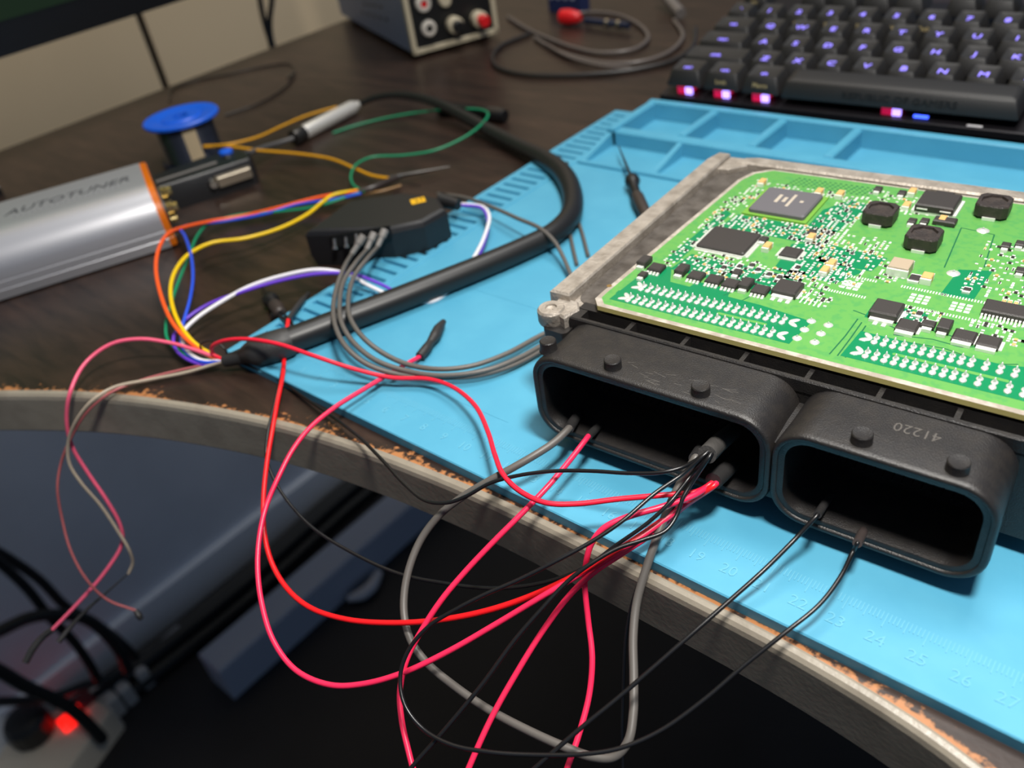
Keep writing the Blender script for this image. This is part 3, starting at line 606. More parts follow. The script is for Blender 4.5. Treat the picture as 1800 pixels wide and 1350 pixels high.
wire([T2, T1, (1200, 833, 2.2), (1150, 868, 2.0), (1095, 915, 1.7), (1040, 952, 1.4), (980, 985, 1.1), (910, 1020, .7), (850, 1046, .4), (800, 1072, .1), (755, 1100, -.3), (720, 1140, -.8), (704, 1185, -1.3), (710, 1235, -1.7), (740, 1278, -2), (790, 1308, -2), (860, 1322, -1.9), (940, 1327, -1.8), (1020, 1326, -1.6), (1090, 1315, -1.4), (1160, 1285, -1.1), (1235, 1232, -.6), (1310, 1168, 0), (1380, 1112, .5), (1440, 1063, .8), (1478, 1013, 1.0), (1500, 968, 1.1), aty(1507, 955, 1.1), aty(1507, 955, 1.1).lerp(aty(1518, 933, 2.1), .25)], rb, BLK, sb, 'black wire looping round to the right plug')
wire([T4, T3, (1218, 832, 2.0), (1180, 880, 1.7), (1140, 918, 1.3), (1085, 957, .8), (1040, 990, .2), (990, 1014, -.5), (930, 1029, -1.2), (860, 1034, -1.8), (780, 1025, -2.2), (700, 1008, -2.4), (620, 972, -2.3), (550, 928, -2), (505, 880, -1.6), (478, 835, -1.2), (468, 800, -.9), (472, 755, -.5), (484, 705, -.2), (494, 660, .1), (500, 625, .12), (505, 592, .12), (514, 570, .15), (500, 552, .1)], rb, BLK, sb, 'black wire looping deep under the desk edge')
wire([T4, T3, (1218, 846, 1.9), (1200, 876, 1.6), (1190, 905, 1.3), (1170, 933, 1.1), (1130, 949, 1.0), (1085, 964, .9), (1040, 990, .7), (1000, 1020, .4), (950, 1073, -.1), (905, 1125, -.6), (850, 1200, -1.3), (780, 1285, -2.1), (715, 1360, -2.8), (665, 1440, -3.8), (640, 1540, -5), (640, 1640, -6.5)], .065, BLK, sb, 'black wire slanting down out of the picture')
wire([T4, T3, (1222, 838, 1.7), (1190, 880, 1.2), (1162, 930, .7), (1142, 980, .2), (1125, 1020, -.4), (1110, 1065, -1.2), (1100, 1120, -2), (1096, 1200, -3), (1094, 1280, -4), (1096, 1380, -5.5), (1100, 1500, -7)], .05, BLK, sb, 'thin black wire dropping past the edge band')

# single leads
gl = empty('grey_jumper_lead', at(880, 830, 1), 'thick grey wire looping from the left plug down below the desk and back', 'wire lead')
ga, gb = aty(1000, 753, 1.35), aty(1222, 806, 1.25)
wire([aty(1003, 749, 1.5), ga, (975, 777, 1.4), (940, 800, 1.3), (900, 823, 1.1), (860, 845, .8), (815, 872, .3), (775, 903, -.3), (742, 945, -.9), (722, 990, -1.4), (711, 1040, -1.9), (711, 1085, -2.3), (722, 1125, -2.6), (750, 1165, -2.8), (800, 1207, -2.9), (860, 1248, -2.9), (930, 1285, -2.8), (990, 1312, -2.7), (1040, 1330, -2.7), (1080, 1330, -2.6), (1104, 1303, -2.3), (1113, 1255, -2), (1114, 1190, -1.6), (1113, 1120, -1.1), (1119, 1060, -.6), (1134, 1005, 0), (1153, 950, .6), (1175, 893, 1.1), (1198, 845, 1.5), gb, aty(1230, 795, 1.7)], .125, GREY, gl, n=10)
obj('heat_shrink', MB().tube([ga, aty(1012, 735, 2.2), aty(1026, 716, 3.4)], [.165, .165, .15], 12, 4), SHR, gl)
obj('heat_shrink', MB().tube([gb, aty(1230, 793, 2.0), aty(1238, 780, 3.2)], [.19, .19, .17], 12, 4), SHR, gl)
pl = empty('pink_jumper_lead', at(960, 860, 1), 'single pink wire plugged into the left plug beside the thick grey wire', 'wire lead')
pa = aty(1034, 767, 1.35)
wire([aty(1038, 762, 1.6), pa, (1005, 805, 1.3), (965, 853, 1.1), (915, 905, .7), (865, 955, .2), (815, 1008, -.4), (775, 1056, -.9), (740, 1110, -1.5), (715, 1160, -2), (703, 1215, -2.5), (706, 1265, -2.9), (718, 1320, -3.3), (730, 1365, -3.6), (755, 1440, -4.2), (790, 1520, -5), (840, 1610, -6)], .09, PINK, pl)
obj('heat_shrink', MB().tube([pa, aty(1052, 750, 2.3), aty(1074, 733, 3.4)], [.13, .13, .12], 12, 4), SHR, pl)
bl = empty('black_jumper_lead', at(1300, 1040, 1), 'thin black wire plugged into the left half of the right plug', 'wire lead')
ba = aty(1437, 905, 1.3)
wire([aty(1442, 898, 1.6), ba, (1400, 945, 1.2), (1345, 1000, .9), (1280, 1058, .5), (1215, 1115, .1), (1150, 1172, -.4), (1085, 1228, -.9), (1015, 1285, -1.4), (930, 1360, -2.1), (860, 1430, -3), (810, 1520, -4.2), (790, 1620, -5.6)], .065, BLK, bl)
obj('heat_shrink', MB().tube([ba, aty(1450, 885, 2.2), aty(1469, 857, 3.5)], [.11, .115, .11], 12, 4), SHR, bl)
bl2 = obj('heat_shrink', MB().tube([aty(1507, 955, 1.1), aty(1518, 933, 2.1), aty(1534, 903, 3.5)], [.125, .13, .12], 12, 4), mat('brown heat shrink', (66, 58, 56), .5), sb)
bl2['label'] = 'heat shrink sleeve in the right plug'

# grey wires of the splitter box
bx = empty('splitter_box', at(660, 440, -.4), 'black splitter box with yellow badge and row of plug sockets beside the mat', 'adapter box')
topo = [(540, 404), (612, 352), (706, 338), (768, 346), (781, 366), (742, 388), (684, 400)]
zt_ = 1.6; tops = [at(px, py, zt_) for px, py in topo]
cx = sum((p_.x for p_ in tops)) / len(tops); cy = sum((p_.y for p_ in tops)) / len(tops)
sc_ = lambda k, z: [Vector((cx + (p_.x - cx) * k, cy + (p_.y - cy) * k, z)) for p_ in tops]
bxm = mat('splitter plastic', (26, 26, 28), .42, bump=.3, bscale=1500)
q = MB().rings([sc_(1.0, -.4), sc_(1.04, .2), sc_(1.04, 1.3), sc_(1.0, 1.5), sc_(.93, zt_)]); fixn(obj('body', q, bxm, bx, ang=20))
u1 = (tops[6] - tops[0]).normalized(); nrm = Vector((u1.y, -u1.x, 0)); f0 = tops[0] + (tops[0] - Vector((cx, cy, 0))) * .0
def fp(px, py, off=0):   # point on the box's front face plane
    d_ = ray(px, py); C_ = Vector(CAM_POS); o_ = f0 + nrm * (off + .18); return C_ + d_ * (((o_ - C_).dot(nrm)) / d_.dot(nrm))
q = MB(); s0 = fp(580, 418); s1 = fp(686, 400); uz = Vector((0, 0, 1))
q.rings([[s0 + uz * .12, s1 + uz * .12, s1 - uz * .55, s0 - uz * .55], [p_ + nrm * .05 for p_ in (s0 + uz * .12, s1 + uz * .12, s1 - uz * .55, s0 - uz * .55)]])
obj('socket_row', q, mat('socket black', (8, 8, 9), .5), bx, smooth=False)
for px, py in ((589, 423), (609, 420), (627, 414)):
    p_ = fp(px, py, .05); obj('socket_pin', MB().cyl(p_ + uz * .1, p_ - uz * .26 + nrm * .16, .09).cyl(p_ - uz * .24 + nrm * .15, p_ - uz * .36 + nrm * .2, .14), CHROME, bx)
bg = MB(); p0, p1, p2 = at(724, 360, zt_), at(749, 354, zt_), at(727, 349, zt_); ub = (p1 - p0).normalized(); vb = Vector((-ub.y, ub.x, 0)); lb = (p1 - p0).length
bg.prism([(0, 0), (lb, 0), (lb, .62), (0, .62)], 0, .015, lambda x, y_, z: p0 + ub * x + vb * y_ + uz * z)
badge = obj('badge', bg, mat('yellow badge', (226, 172, 20), .45), bx, smooth=False); badge['label'] = 'yellow badge'
tx = MB(); text(tx, '27', .5, p0 + ub * lb * .58 + vb * .31 + uz * .018, ub, vb, .003); obj('lettering', tx, mat('badge ink', (70, 52, 10), .6), badge, smooth=False)
bs2 = MB().cyl(at(775, 352, .9), at(806, 360, .8), .42, .3); obj('cable_boot', bs2, RUB, bx)
GL = [('grey wire nearest the empty sockets', (640, 414), (619, 446), [(604, 472, 1.5), (592, 505, 1.4), (586, 540, 1.4), (590, 575, 1.45), (610, 612, 1.3), (645, 640, .9), (700, 658, .5), (770, 664, .35), (840, 660, .3), (900, 643, .25), (960, 612, .2), (990, 596, .2)]),
      ('grey wire in the middle of the row', (658, 410), (645, 438), [(625, 462, 1.5), (605, 492, 1.4), (597, 530, 1.4), (602, 572, 1.45), (625, 606, 1.2), (662, 634, .9), (715, 652, .6), (775, 660, .5), (850, 652, .45), (910, 630, .4), (985, 588, .3)]),
      ('grey wire nearest the mat', (677, 404), (664, 433), [(645, 455, 1.5), (624, 483, 1.4), (613, 520, 1.4), (616, 560, 1.45), (640, 595, 1.3), (672, 620, .9), (715, 640, .6), (770, 649, .5), (830, 643, .4), (890, 622, .35), (950, 590, .3), (990, 572, .3)])]
for lab, a_, b2, pts in GL:
    q0, q1 = fp(a_[0], a_[1], .05), fp(b2[0], b2[1], .7)
    g_ = empty('plug_lead', q1, lab + ' plugged into the splitter box', 'wire lead')
    obj('plug', MB().cyl(q0, q0 + (q1 - q0) * .45, .2, .19, 12).cyl(q0 + (q1 - q0) * .35, q1, .14, .13, 12), [mat('grey plug', (120, 116, 112), .5)], g_)
    wire([q1 - (q1 - q0) * .1, q1] + pts, .105, GREY, g_)
g_ = empty('grey_lead', at(900, 385, .5), 'grey wire arching from behind the splitter box to the metal case', 'wire lead'); wire([(770, 341, -.1), (815, 347, .4), (860, 362, .8), (910, 384, 1.0), (950, 402, 1.1), (975, 425, .9), (990, 452, .6), (1005, 487, .3)], .1, GREY, g_)
for lab, pts in (('grey wire with upright tip left of its twin, behind the thick cable', [(983, 276, .5), (985, 292, .3), (990, 330, .1), (996, 375, .1), (1002, 410, .1), (1008, 440, .1), (1014, 465, .1)]), ('grey wire with upright tip right of its twin, behind the thick cable', [(996, 286, .5), (999, 302, .3), (1006, 340, .1), (1014, 380, .1), (1022, 405, .1), (1034, 450, .1)])):
    g_ = empty('grey_lead', at(pts[3][0], pts[3][1], 0), lab, 'wire lead'); wire(pts[1:], .09, GREY, g_); wire(pts[:2], .1, SHR, g_, 'black tip', 'wire_tip')

# ---------------------------------------------------------------- probes and loose wires on the desk
def hook(pts, label):
    h = empty('test_hook', at(*pts[2][:2], -.0), label, 'test hook')
    A, B, C_, D = [at(*p_) for p_ in pts]
    obj('needle', MB().tube([A, A + (B - A) * .5, B], [.03, .07, .1], 8, 3), BLK, h)
    d_ = (C_ - B).normalized(); obj('grip', MB().lathe(B, d_, [(.1, -.1), (.2, 0), (.36, .15), (.4, .4), (.34, .65), (.24, .8), (.24, (C_ - B).length)], 16), RUB, h)
    obj('handle', MB().lathe(C_, (D - C_).normalized(), [(.2, -.05), (.3, .05), (.33, .3), (.3, (D - C_).length * .9), (.2, (D - C_).length)], 14), mat('warm rubber', (52, 44, 40), .5), h)
    return h
hook([(1087, 256, .7), (1110, 313, .55), (1119, 343, .5), (1140, 388, .4)], 'black test hook with needle tip lying between the trays and the metal case')
hook([(458, 500, 0), (472, 522, 0), (482, 535, 0), (494, 552, 0)], 'small dark test hook lying on the desk left of the mat')
h = empty('spring_clip', at(490, 553, -.3), 'tiny black clip on the desk at the mat edge', 'clip'); q = MB().cyl(at(480, 556, -.15), at(498, 550, .0), .2).cyl(at(490, 554, 0), at(505, 566, .2), .1); obj('clip_body', q, BLK, h)

yl = empty('amber_test_lead', at(500, 270, -.3), 'amber wire pair from the plug to a metal probe tip', 'test lead')
wire([(358, 258, .9), (400, 257, .8), (450, 264, .5), (520, 270, .2), (580, 279, 0), (625, 297, 0), (655, 309, .0), (688, 314, .05)], .1, YELO, yl, 'amber wire to the probe tip')
wire([(358, 257, .9), (400, 254, .9), (450, 242, .7), (495, 222, .4), (540, 203, .2), (592, 188, .0)], .09, YELO, yl, 'amber wire behind the silver barrel')
wire([(684, 314, .05), (695, 312, .05), (705, 309, .05)], .16, SHR, yl, None, 'sleeve'); wire([(703, 309, .05), (730, 304, .05), (790, 293, .0)], [.14, .12, .05], DARKM, yl, 'slim metal probe tip', 'probe_tip')
gw = empty('green_test_lead', at(700, 272, -.3), 'thin green wire curving across the dark desk towards the pen', 'test lead')
wire([(640, 337, .3), (622, 326, .3), (617, 308, .3), (628, 288, .3), (655, 276, .2), (710, 273, .1), (765, 264, .2), (815, 242, .4), (845, 220, .6), (858, 202, .7), (845, 193, .5), (800, 192, .2), (740, 197, 0), (680, 207, -.2), (620, 222, -.3), (585, 234, -.3)], .075, GRN, gw)
sl = empty('wire_sleeve', at(665, 335, -.3), 'dark tube joining the coloured wires behind the splitter box', 'sleeve')
obj('tube', MB().tube(P3([(630, 337, .3), (655, 331, .3), (680, 320, .2), (698, 313, .1)]), [.16, .2, .2, .16], 10, 4), mat('brown tube', (46, 38, 34), .4), sl); obj('tube_edge', MB().tube(P3([(632, 341, .15), (670, 336, .1), (705, 326, .1)]), .08, 8, 4), mat('amber tube', (120, 84, 30), .4), sl)
pn = empty('marker_pen', at(850, 197, -.4), 'black marker pen lying behind the green wire loop', 'pen')
a, b_ = at(770, 189, .05), at(888, 204, .05); d = b_ - a
obj('barrel', MB().lathe(a, d, [(.3, 0), (.42, .1), (.44, d.length * .7)], 16), BLK, pn); obj('cap', MB().lathe(a, d, [(.47, d.length * .68), (.48, d.length * .95), (.4, d.length), (.1, d.length * 1.005)], 16), BLK, pn)
tx = MB(); du = d.normalized(); vv = uz.cross(du)
obj('lettering', tx.add([a + d * .78 + vv * s_ * .06 + uz * .484 + du * k * .12 for k in range(8) for s_ in (-1, 1)], [(i * 2, i * 2 + 2, i * 2 + 3, i * 2 + 1) for i in range(0, 7, 2)]), SCR, pn, smooth=False)
tc_ = empty('thin_cable', at(450, 118, -.4), 'thin black cable with bare tip curling on the desk behind the solder spool', 'cable'); wire([(297, 178, -.3), (306, 155, -.3), (340, 143, -.3), (400, 131, -.3), (465, 117, -.3), (505, 112, -.3), (518, 128, -.3), (500, 155, -.3), (455, 182, -.3), (395, 203, -.3)], .07, BLK, tc_); obj('bare_tip', MB().cyl(at(505, 138, -.3), at(515, 129, -.25), .09), CHROME, tc_)

# ---------------------------------------------------------------- solder spool
so = empty('solder_spool', (-27.1, 13.8, -.4), 'solder spool with bright blue flange standing on the desk', 'spool')
c0 = Vector((-27.1, 13.8, -.4)); BP = mat('blue spool plastic', (20, 92, 214), .4)
obj('base_flange', MB().lathe(c0, (0, 0, 1), [(2.2, 0), (2.25, .05), (2.25, .2), (2.2, .25), (1.9, .26)], 36), mat('navy plastic', (20, 26, 44), .45), so)
obj('flange', MB().lathe(c0, (0, 0, 1), [(1.9, 2.72), (2.42, 2.74), (2.5, 2.8), (2.5, 2.95), (2.42, 3.02), (1.7, 3.0), (1.5, 2.9), (1.3, 2.9), (1.2, 3.0), (.5, 3.0), (.45, 2.7), (.1, 2.7)], 36), BP, so)
obj('solder_windings', MB().lathe(c0, (0, 0, 1), [(1.85, .24)] + [(1.9 + .04 * (i % 2), .28 + i * .07) for i in range(35)] + [(1.85, 2.74)], 36), mat('solder wire', (96, 98, 108), .32, .9), so)
q = MB(); lab = [(c0 + Vector((math.cos(t_) * 1.97, math.sin(t_) * 1.97, 0))) for t_ in [-.62 + .09 * i for i in range(6)]]
q.add([p_ + uz * .5 for p_ in lab] + [p_ + uz * 2.7 for p_ in lab], [(i, i + 1, 7 + i, 6 + i) for i in range(5)]); obj('paper_label', q, mat('beige label', (196, 176, 142), .7), so)

# ---------------------------------------------------------------- tuning interface
uu = Vector((.41, .912, 0)).normalized(); ww = Vector((-uu.y, uu.x, 0)); T0 = at(303, 436, -.35)
tu = empty('tuning_interface', T0 - uu * 6 + ww * 3 - uz * .05, 'silver aluminium tuning interface box with orange end trim', 'electronic device')
fr = lambda s_, w2, z: T0 + uu * s_ + ww * w2 + uz * (z + .35)
SIL = mat('anodised silver', (190, 190, 194), .38, .6, var=(184, 184, 188), scale=4, stretch=(1, 1, 1))
def prof_t(k=0):
    pr = []
    for w2, z in ([(6.3 - k, -.3 + k), (6.5 - k, 0 + k)] + [(5.3 + (1.2 - k) * math.cos(a), 1.7 + (1.2 - k) * math.sin(a)) for a in [math.radians(10 * i) for i in range(0, 10)]] + [(1.9 + (1.9 - k) * math.cos(a), 1.0 + (1.9 - k) * math.sin(a)) for a in [math.radians(90 + 7.5 * i) for i in range(0, 12)]] + [(0 + k, .75), (.05 + k, .7), (.0 + k, .65), (0 + k, .3), (.05 + k, .25), (.02 + k, .2), (.1 + k, -.3 + k)]): pr.append((w2, z))
    return pr
body = obj('aluminium_body', MB().rings([[fr(s_, *p_) for p_ in prof_t()] for s_ in (-15, 0)]), SIL, tu, ang=30)
OR = mat('orange plastic', (236, 120, 10), .3, trans=.25, spec=.6)
obj('orange_trim', MB().rings([[fr(s_, *p_) for p_ in prof_t(k)] for s_, k in ((0, .03), (.3, .03), (.36, .1))]), OR, tu, ang=30)
ep = obj('end_plate', MB().rings([[fr(s_, *p_) for p_ in prof_t(k)] for s_, k in ((.36, .2), (.5, .2))]), mat('dark plate', (40, 34, 30), .4), tu, ang=30)
for w2, z in ((3.6, 1.5), (1.3, 1.35)):
    obj('jack_screw', MB().lathe(fr(.5, w2, z), uu, [(.32, 0), (.34, .3), (.25, .35), (.25, .6), (.15, .62)], 6).lathe(fr(.5, w2 - .05, z - .6), uu, [(.22, 0), (.22, .35), (.1, .4)], 12), mat('brass', (214, 190, 130), .25, 1), ep, ang=20)
obj('port', MB().box(.5, .9, 1.9, 3.1, .4, 1.2, fr), DARKM, ep, smooth=False)
tx = MB(); o1, o2 = at(12, 381, 2.9), at(226, 311, 2.9); ctr = at(122, 344, 2.9); ctr.z = 2.906
text(tx, 'AUTOTUNER', 1.15, ctr, uu, ww, .004, shear=.25, sx=(o2 - o1).length / 6.8)
obj('lettering', tx, mat('dark print', (58, 58, 64), .5), body, smooth=False)
q = MB(); rn2 = random.Random(5)
for i in range(20):
    s_ = -2.9 + i * .29; p_ = ctr + uu * s_ - ww * .85; q.add([p_, p_ + uu * .14, p_ + uu * .16 + ww * .16, p_ + uu * .02 + ww * .16], [(0, 1, 2, 3)])
obj('small_print', q, mat('faint print', (140, 140, 146), .5), body, smooth=False)

# ---------------------------------------------------------------- plug hood beside the interface
do = at(380, 320, .5); dx = at(440, 300, .5) - do; dl = dx.length; dx.normalize(); dy = Vector((-dx.y, dx.x, 0)); df = lambda x, y_, z: do + dx * x + dy * y_ + uz * (z - .5)
dp = empty('connector_plug', df(1, 1.5, -.4), 'black plug hood with metal socket face lying beside the silver box', 'plug')
HB = mat('hood plastic', (24, 24, 26), .4)
obj('hood', MB().prism([(-3.3, .1), (-1.2, 0), (dl + .2, 0), (dl + .5, .6), (dl + .2, 2.2), (.3, 3.0), (-3.4, 2.6)], -.4, 1.25, df, ch=.15), HB, dp)
obj('hood_ridge', MB().box(-3.2, .6, .9, 1.15, 1.2, 1.36, df, ch=.04), mat('grey ridge', (92, 88, 84), .45), dp, smooth=False)
ds = obj('socket_shell', MB().prism([(0.05, -.45), (dl - .05, -.45), (dl + .05, -.1), (dl + .05, .1), (-.05, .1), (-.05, -.1)], .25, .85, df, ch=.06), mat('nickel', (190, 178, 158), .3, .9), dp)
obj('screw', MB().cyl(df(-.25, -.5, .55), df(-.25, .1, .55), .22, .26, 12), CHROME, dp)
p_ = at(395, 262, 1.5); ts = obj('thumb_screw', MB().lathe(p_ - uz * .7, (0, 0, 1), [(.2, 0), (.42, .1), (.46, .3), (.42, .6), (.3, .66)], 16), BP, dp); ts['label'] = 'blue thumb screw'
sr_ = MB(); a, b_ = at(396, 286, 1.0), at(434, 271, .55)
sr_.lathe(a, b_ - a, [(.4 - .02 * i + (.06 if i % 2 else -.06), (b_ - a).length * i / 9) for i in range(10)], 16); obj('strain_relief', sr_, RUB, dp, ang=20)

# ---------------------------------------------------------------- keyboard
KA = math.radians(1.45); KT = math.radians(10.1)
ku = Vector((math.cos(KA), math.sin(KA), 0)); kf = Vector((-math.sin(KA), math.cos(KA), 0)); kv = kf * math.cos(KT) + uz * math.sin(KT); kn_ = uz * math.cos(KT) - kf * math.sin(KT)
K0 = Vector((5.19, 32.78, 3.0)) - ku * 5.24 - kv * 2.72
kb = lambda u, v, h_: K0 + ku * u + kv * v + kn_ * h_
U = 1.905
key = empty('keyboard', kb(12, 5, -2.6), 'black mechanical keyboard with glowing violet legends behind the mat', 'keyboard')
KP = mat('key plastic', (30, 29, 29), .5, bump=.2, bscale=2500); KB = mat('keyboard plate', (34, 32, 36), .4, .5)
q = MB(); q.prism([(-.35, .1), (43, .1), (43, 13.2), (-.35, 13.2)], -1.8, -1.4, kb, ch=.06)
zf = lambda u, v, k: Vector((kb(u, v, -1.7).x, kb(u, v, -1.7).y, -.4 if k == 0 else kb(u, v, -1.6).z))
q.prism([(-.3, .3), (42.9, .3), (42.9, 13), (-.3, 13)], 0, 1, zf); obj('base_plate', q, KB, key, ang=20)
LEG = mat('violet legend', (150, 140, 255), .5, emit=(140, 125, 255), es=1.0); LEG2 = mat('print legend', (176, 158, 112), .6)
KMESH = {}
def keycap(u0, w_u, v0, leg_, front=None, cls='keycap'):
    wd = w_u * U; kk = round(w_u, 2); c0 = kb((u0 + w_u / 2) * U, v0 + U / 2, 0)
    if kk not in KMESH:
        q = MB(); a = wd / 2 - .06; b2 = U / 2 - .06; ta = wd / 2 - .34
        rg = []
        for (hx, f_, bk, z) in ((a, -b2, b2, -.85), (a - .02, -b2, b2, -.78), (ta + .04, -b2 + .3, b2 - .14, -.06), (ta, -b2 + .36, b2 - .18, 0), (ta * .75, -b2 + .5, b2 - .3, -.05)):
            rg.append([ku * x + kv * y_ + kn_ * z for x, y_ in rrect(-hx, hx, f_, bk, .12, 2)])
        q.rings(rg); me = bpy.data.meshes.new(cls); me.from_pydata([v * .01 for v in q.v], [], q.f); me.materials.append(KP)
        me.polygons.foreach_set('use_smooth', [True] * len(me.polygons)); me.set_sharp_from_angle(angle=math.radians(40)); KMESH[kk] = me
    o = put(cls, KMESH[kk], G(c0), key)
    if leg_:
        q = MB(); text(q, leg_, .62 if len(leg_) == 1 else .34, c0 - kv * .14 - kn_ * .03, ku, kv, .012, sx=1.1); obj('legend', q, LEG, o, smooth=False)
    if front:
        q = MB(); nf = (kv * -.9 + kn_ * .33).normalized(); vf = (kn_ * .93 + kv * .33).normalized()
        text(q, front, .34, c0 - kv * (U / 2 - .2) - kn_ * .42 - kv * .03, ku, vf, .01); obj('front_print', q, LEG2, o, smooth=False)
    return o
for i, (s_, f_) in enumerate((('ctrl', None), ('win', 'Lock'), ('alt', 'Macro'))): keycap(i * 1.25, 1.25, .28, s_, f_)
def row(v, w0, first, rest, fronts={}):
    keycap(0, w0, v, first)
    for i, ch_ in enumerate(rest): keycap(w0 + i, 1, v, ch_, fronts.get(ch_))
row(U, 2.25, 'shift', 'ZXCVBNM,'); row(2 * U, 1.75, 'caps', 'ASDFGHJKL'); row(3 * U, 1.5, 'tab', 'QWERTYUIO')
row(4 * U, 1, '`', '1234567890', {'1': 'I', '2': 'II', '3': 'III', '4': 'IV', '5': 'V', '6': 'Default'})
for i, u_ in enumerate((0, 2, 3, 4, 5, 6.5, 7.5, 8.5, 9.5)): keycap(u_, 1, 5.35 * U, None, ('esc', '', '', '', '', '', '', '>II', '>>')[i] or None)
# space bar
q = MB(); x0, x1 = 3.75 * U + .06, 10 * U - .06; rg = []
for ins, f_, bk, z in ((0, .26, U + .12, -.88), (.0, .26, U + .12, -.8), (.22, .48, U - .0, -.1), (.3, .58, U - .06, 0), (.6, .78, U - .3, .04)): rg.append([kb(x, y_, z) for x, y_ in rrect(x0 + ins, x1 - ins, f_, bk, .12, 2)])
q.rings(rg); spb = obj('space_bar', q, KP, key, ang=40)
tx = MB(); vf = (kn_ * .75 + kv * .22).normalized(); text(tx, 'REPUBLIC OF GAMERS', .5, kb((x0 + x1) / 2 + .3, .34, -.46), ku, vf, .02, sx=1.15); obj('lettering', tx, mat('debossed print', (14, 14, 14), .6), spb, smooth=False)
SWR = mat('red switch', (214, 20, 70), .35, emit=(220, 20, 80), es=.5); SWL = mat('switch lamp', (170, 150, 255), .4, emit=(165, 140, 255), es=2.2)
for u_ in (.625, 1.875, 3.125, 6.875):
    c0 = kb(u_ * U, .5, -1.4); q = MB(); fk = lambda x, y_, z: c0 + ku * x + kv * y_ + kn_ * z
    q.box(-.5, .35, 0, .9, -.05, .5, fk, ch=.05); sw = obj('key_switch', q, SWR, key, smooth=False); obj('switch_lamp', MB().box(.08, .5, -.12, .02, .05, .48, fk, ch=.04), SWL, sw, smooth=False)
obj('plate_mark', MB().box(16.8, 17.5, .22, .36, -1.41, -1.385, kb), WHITE, key, smooth=False)
obj('plate_lamp', MB().box(14.2, 14.9, .5, .62, -1.41, -1.3, kb), mat('blue lamp', (60, 90, 255), .4, emit=(60, 90, 255), es=3), key, smooth=False)

# ---------------------------------------------------------------- bench power supply
PF = Vector((math.cos(math.radians(66)), math.sin(math.radians(66)), 0)); PS = Vector((-PF.y, PF.x, 0)); PC = at(727, 97, 0.0); PC.z = 0
psu = empty('bench_power_supply', PC + PF * 4 + PS * 10 - uz * .4, 'blue grey bench power supply with cream front frame and red terminals', 'power supply')
pf = lambda x, y_, z: PC + PF * x + PS * y_ + uz * z
PW, PL, PH = 7.9, 21, 15
obj('cabinet', MB().box(.05, PW - .05, .2, PL, .1, PH, pf, ch=.15), mat('blue grey enamel', (104, 119, 150), .45), psu, smooth=False)
q = MB()
for x0, x1, z0, z1 in ((0, PW, 0, .38), (0, PW, PH - .38, PH), (0, .38, 0, PH), (PW - .38, PW, 0, PH)): q.box(x0, x1, -.15, .35, z0, z1, pf, ch=.05)
obj('front_frame', q, mat('cream plastic', (190, 178, 152), .5), psu, smooth=False)
fpn = obj('front_panel', MB().box(.38, PW - .38, .05, .3, .38, PH - .38, pf), mat('black panel', (22, 22, 22), .4), psu, smooth=False)
def onp(px, py):
    d_ = ray(px, py); C_ = Vector(CAM_POS); o_ = pf(0, .05, 0); return C_ + d_ * ((o_ - C_).dot(PS) / d_.dot(PS))
CRM = mat('cream knob', (196, 184, 158), .5); REDP = mat('red plastic', (216, 24, 30), .4); BLP = mat('black knob', (22, 22, 22), .4)
for (px, py), m2 in (((742, 6), REDP), ((752, 49), BLP)):
    c0 = onp(px, py); s_ = obj('output_socket', MB().lathe(c0, -PS, [(.62, 0), (.66, .1), (.62, .4), (.5, .5), (.3, .48), (.28, .1)], 20), mat('pale ring', (206, 198, 186), .45), fpn); obj('socket_core', MB().lathe(c0, -PS, [(.27, .1), (.27, .42), (.05, .44)], 14), m2, s_)
for (px, py), m2, l_ in (((795, 42), BLP, 1.5), ((838, 32), REDP, 1.7)):
    c0 = onp(px, py); s_ = obj('binding_post', MB().lathe(c0, -PS, [(.6, 0), (.68, .15), (.68, .9), (.6, 1.0), (.4, 1.05)], 20), CRM, fpn); obj('post_cap', MB().lathe(c0, -PS, [(.45, 1.0), (.48, 1.2), (.48, l_), (.4, l_ + .08), (.1, l_ + .08)], 18), m2, s_)
c0 = onp(780, 0); obj('dial', MB().lathe(c0, -PS, [(.5, 0), (.5, .4), (.4, .5), (.1, .5)], 18), CRM, fpn)
def onside(px, py):
    d_ = ray(px, py); C_ = Vector(CAM_POS); o_ = pf(0.03, 0, 0); t_ = C_ + d_ * ((o_ - C_).dot(PF) / d_.dot(PF)); return (t_ - PC).dot(PS), t_.z
for i in range(9):
    px, py = ((641, 7), (650, 8), (659, 9), (669, 11), (638, 22), (648, 25), (658, 28), (668, 31), (679, 34))[i]
    y_, z = onside(px, py); obj('vent_hole', MB().box(.0, .06, y_ - .22, y_ + .22, z - .13, z + .13, pf), BLP, psu, smooth=False)
for x, y_ in ((1, 1.2), (PW - 1, 1.2), (1, PL - 1.5), (PW - 1, PL - 1.5)): obj('foot', MB().cyl(pf(x, y_, -.4), pf(x, y_, .15), .5), RUB, psu)

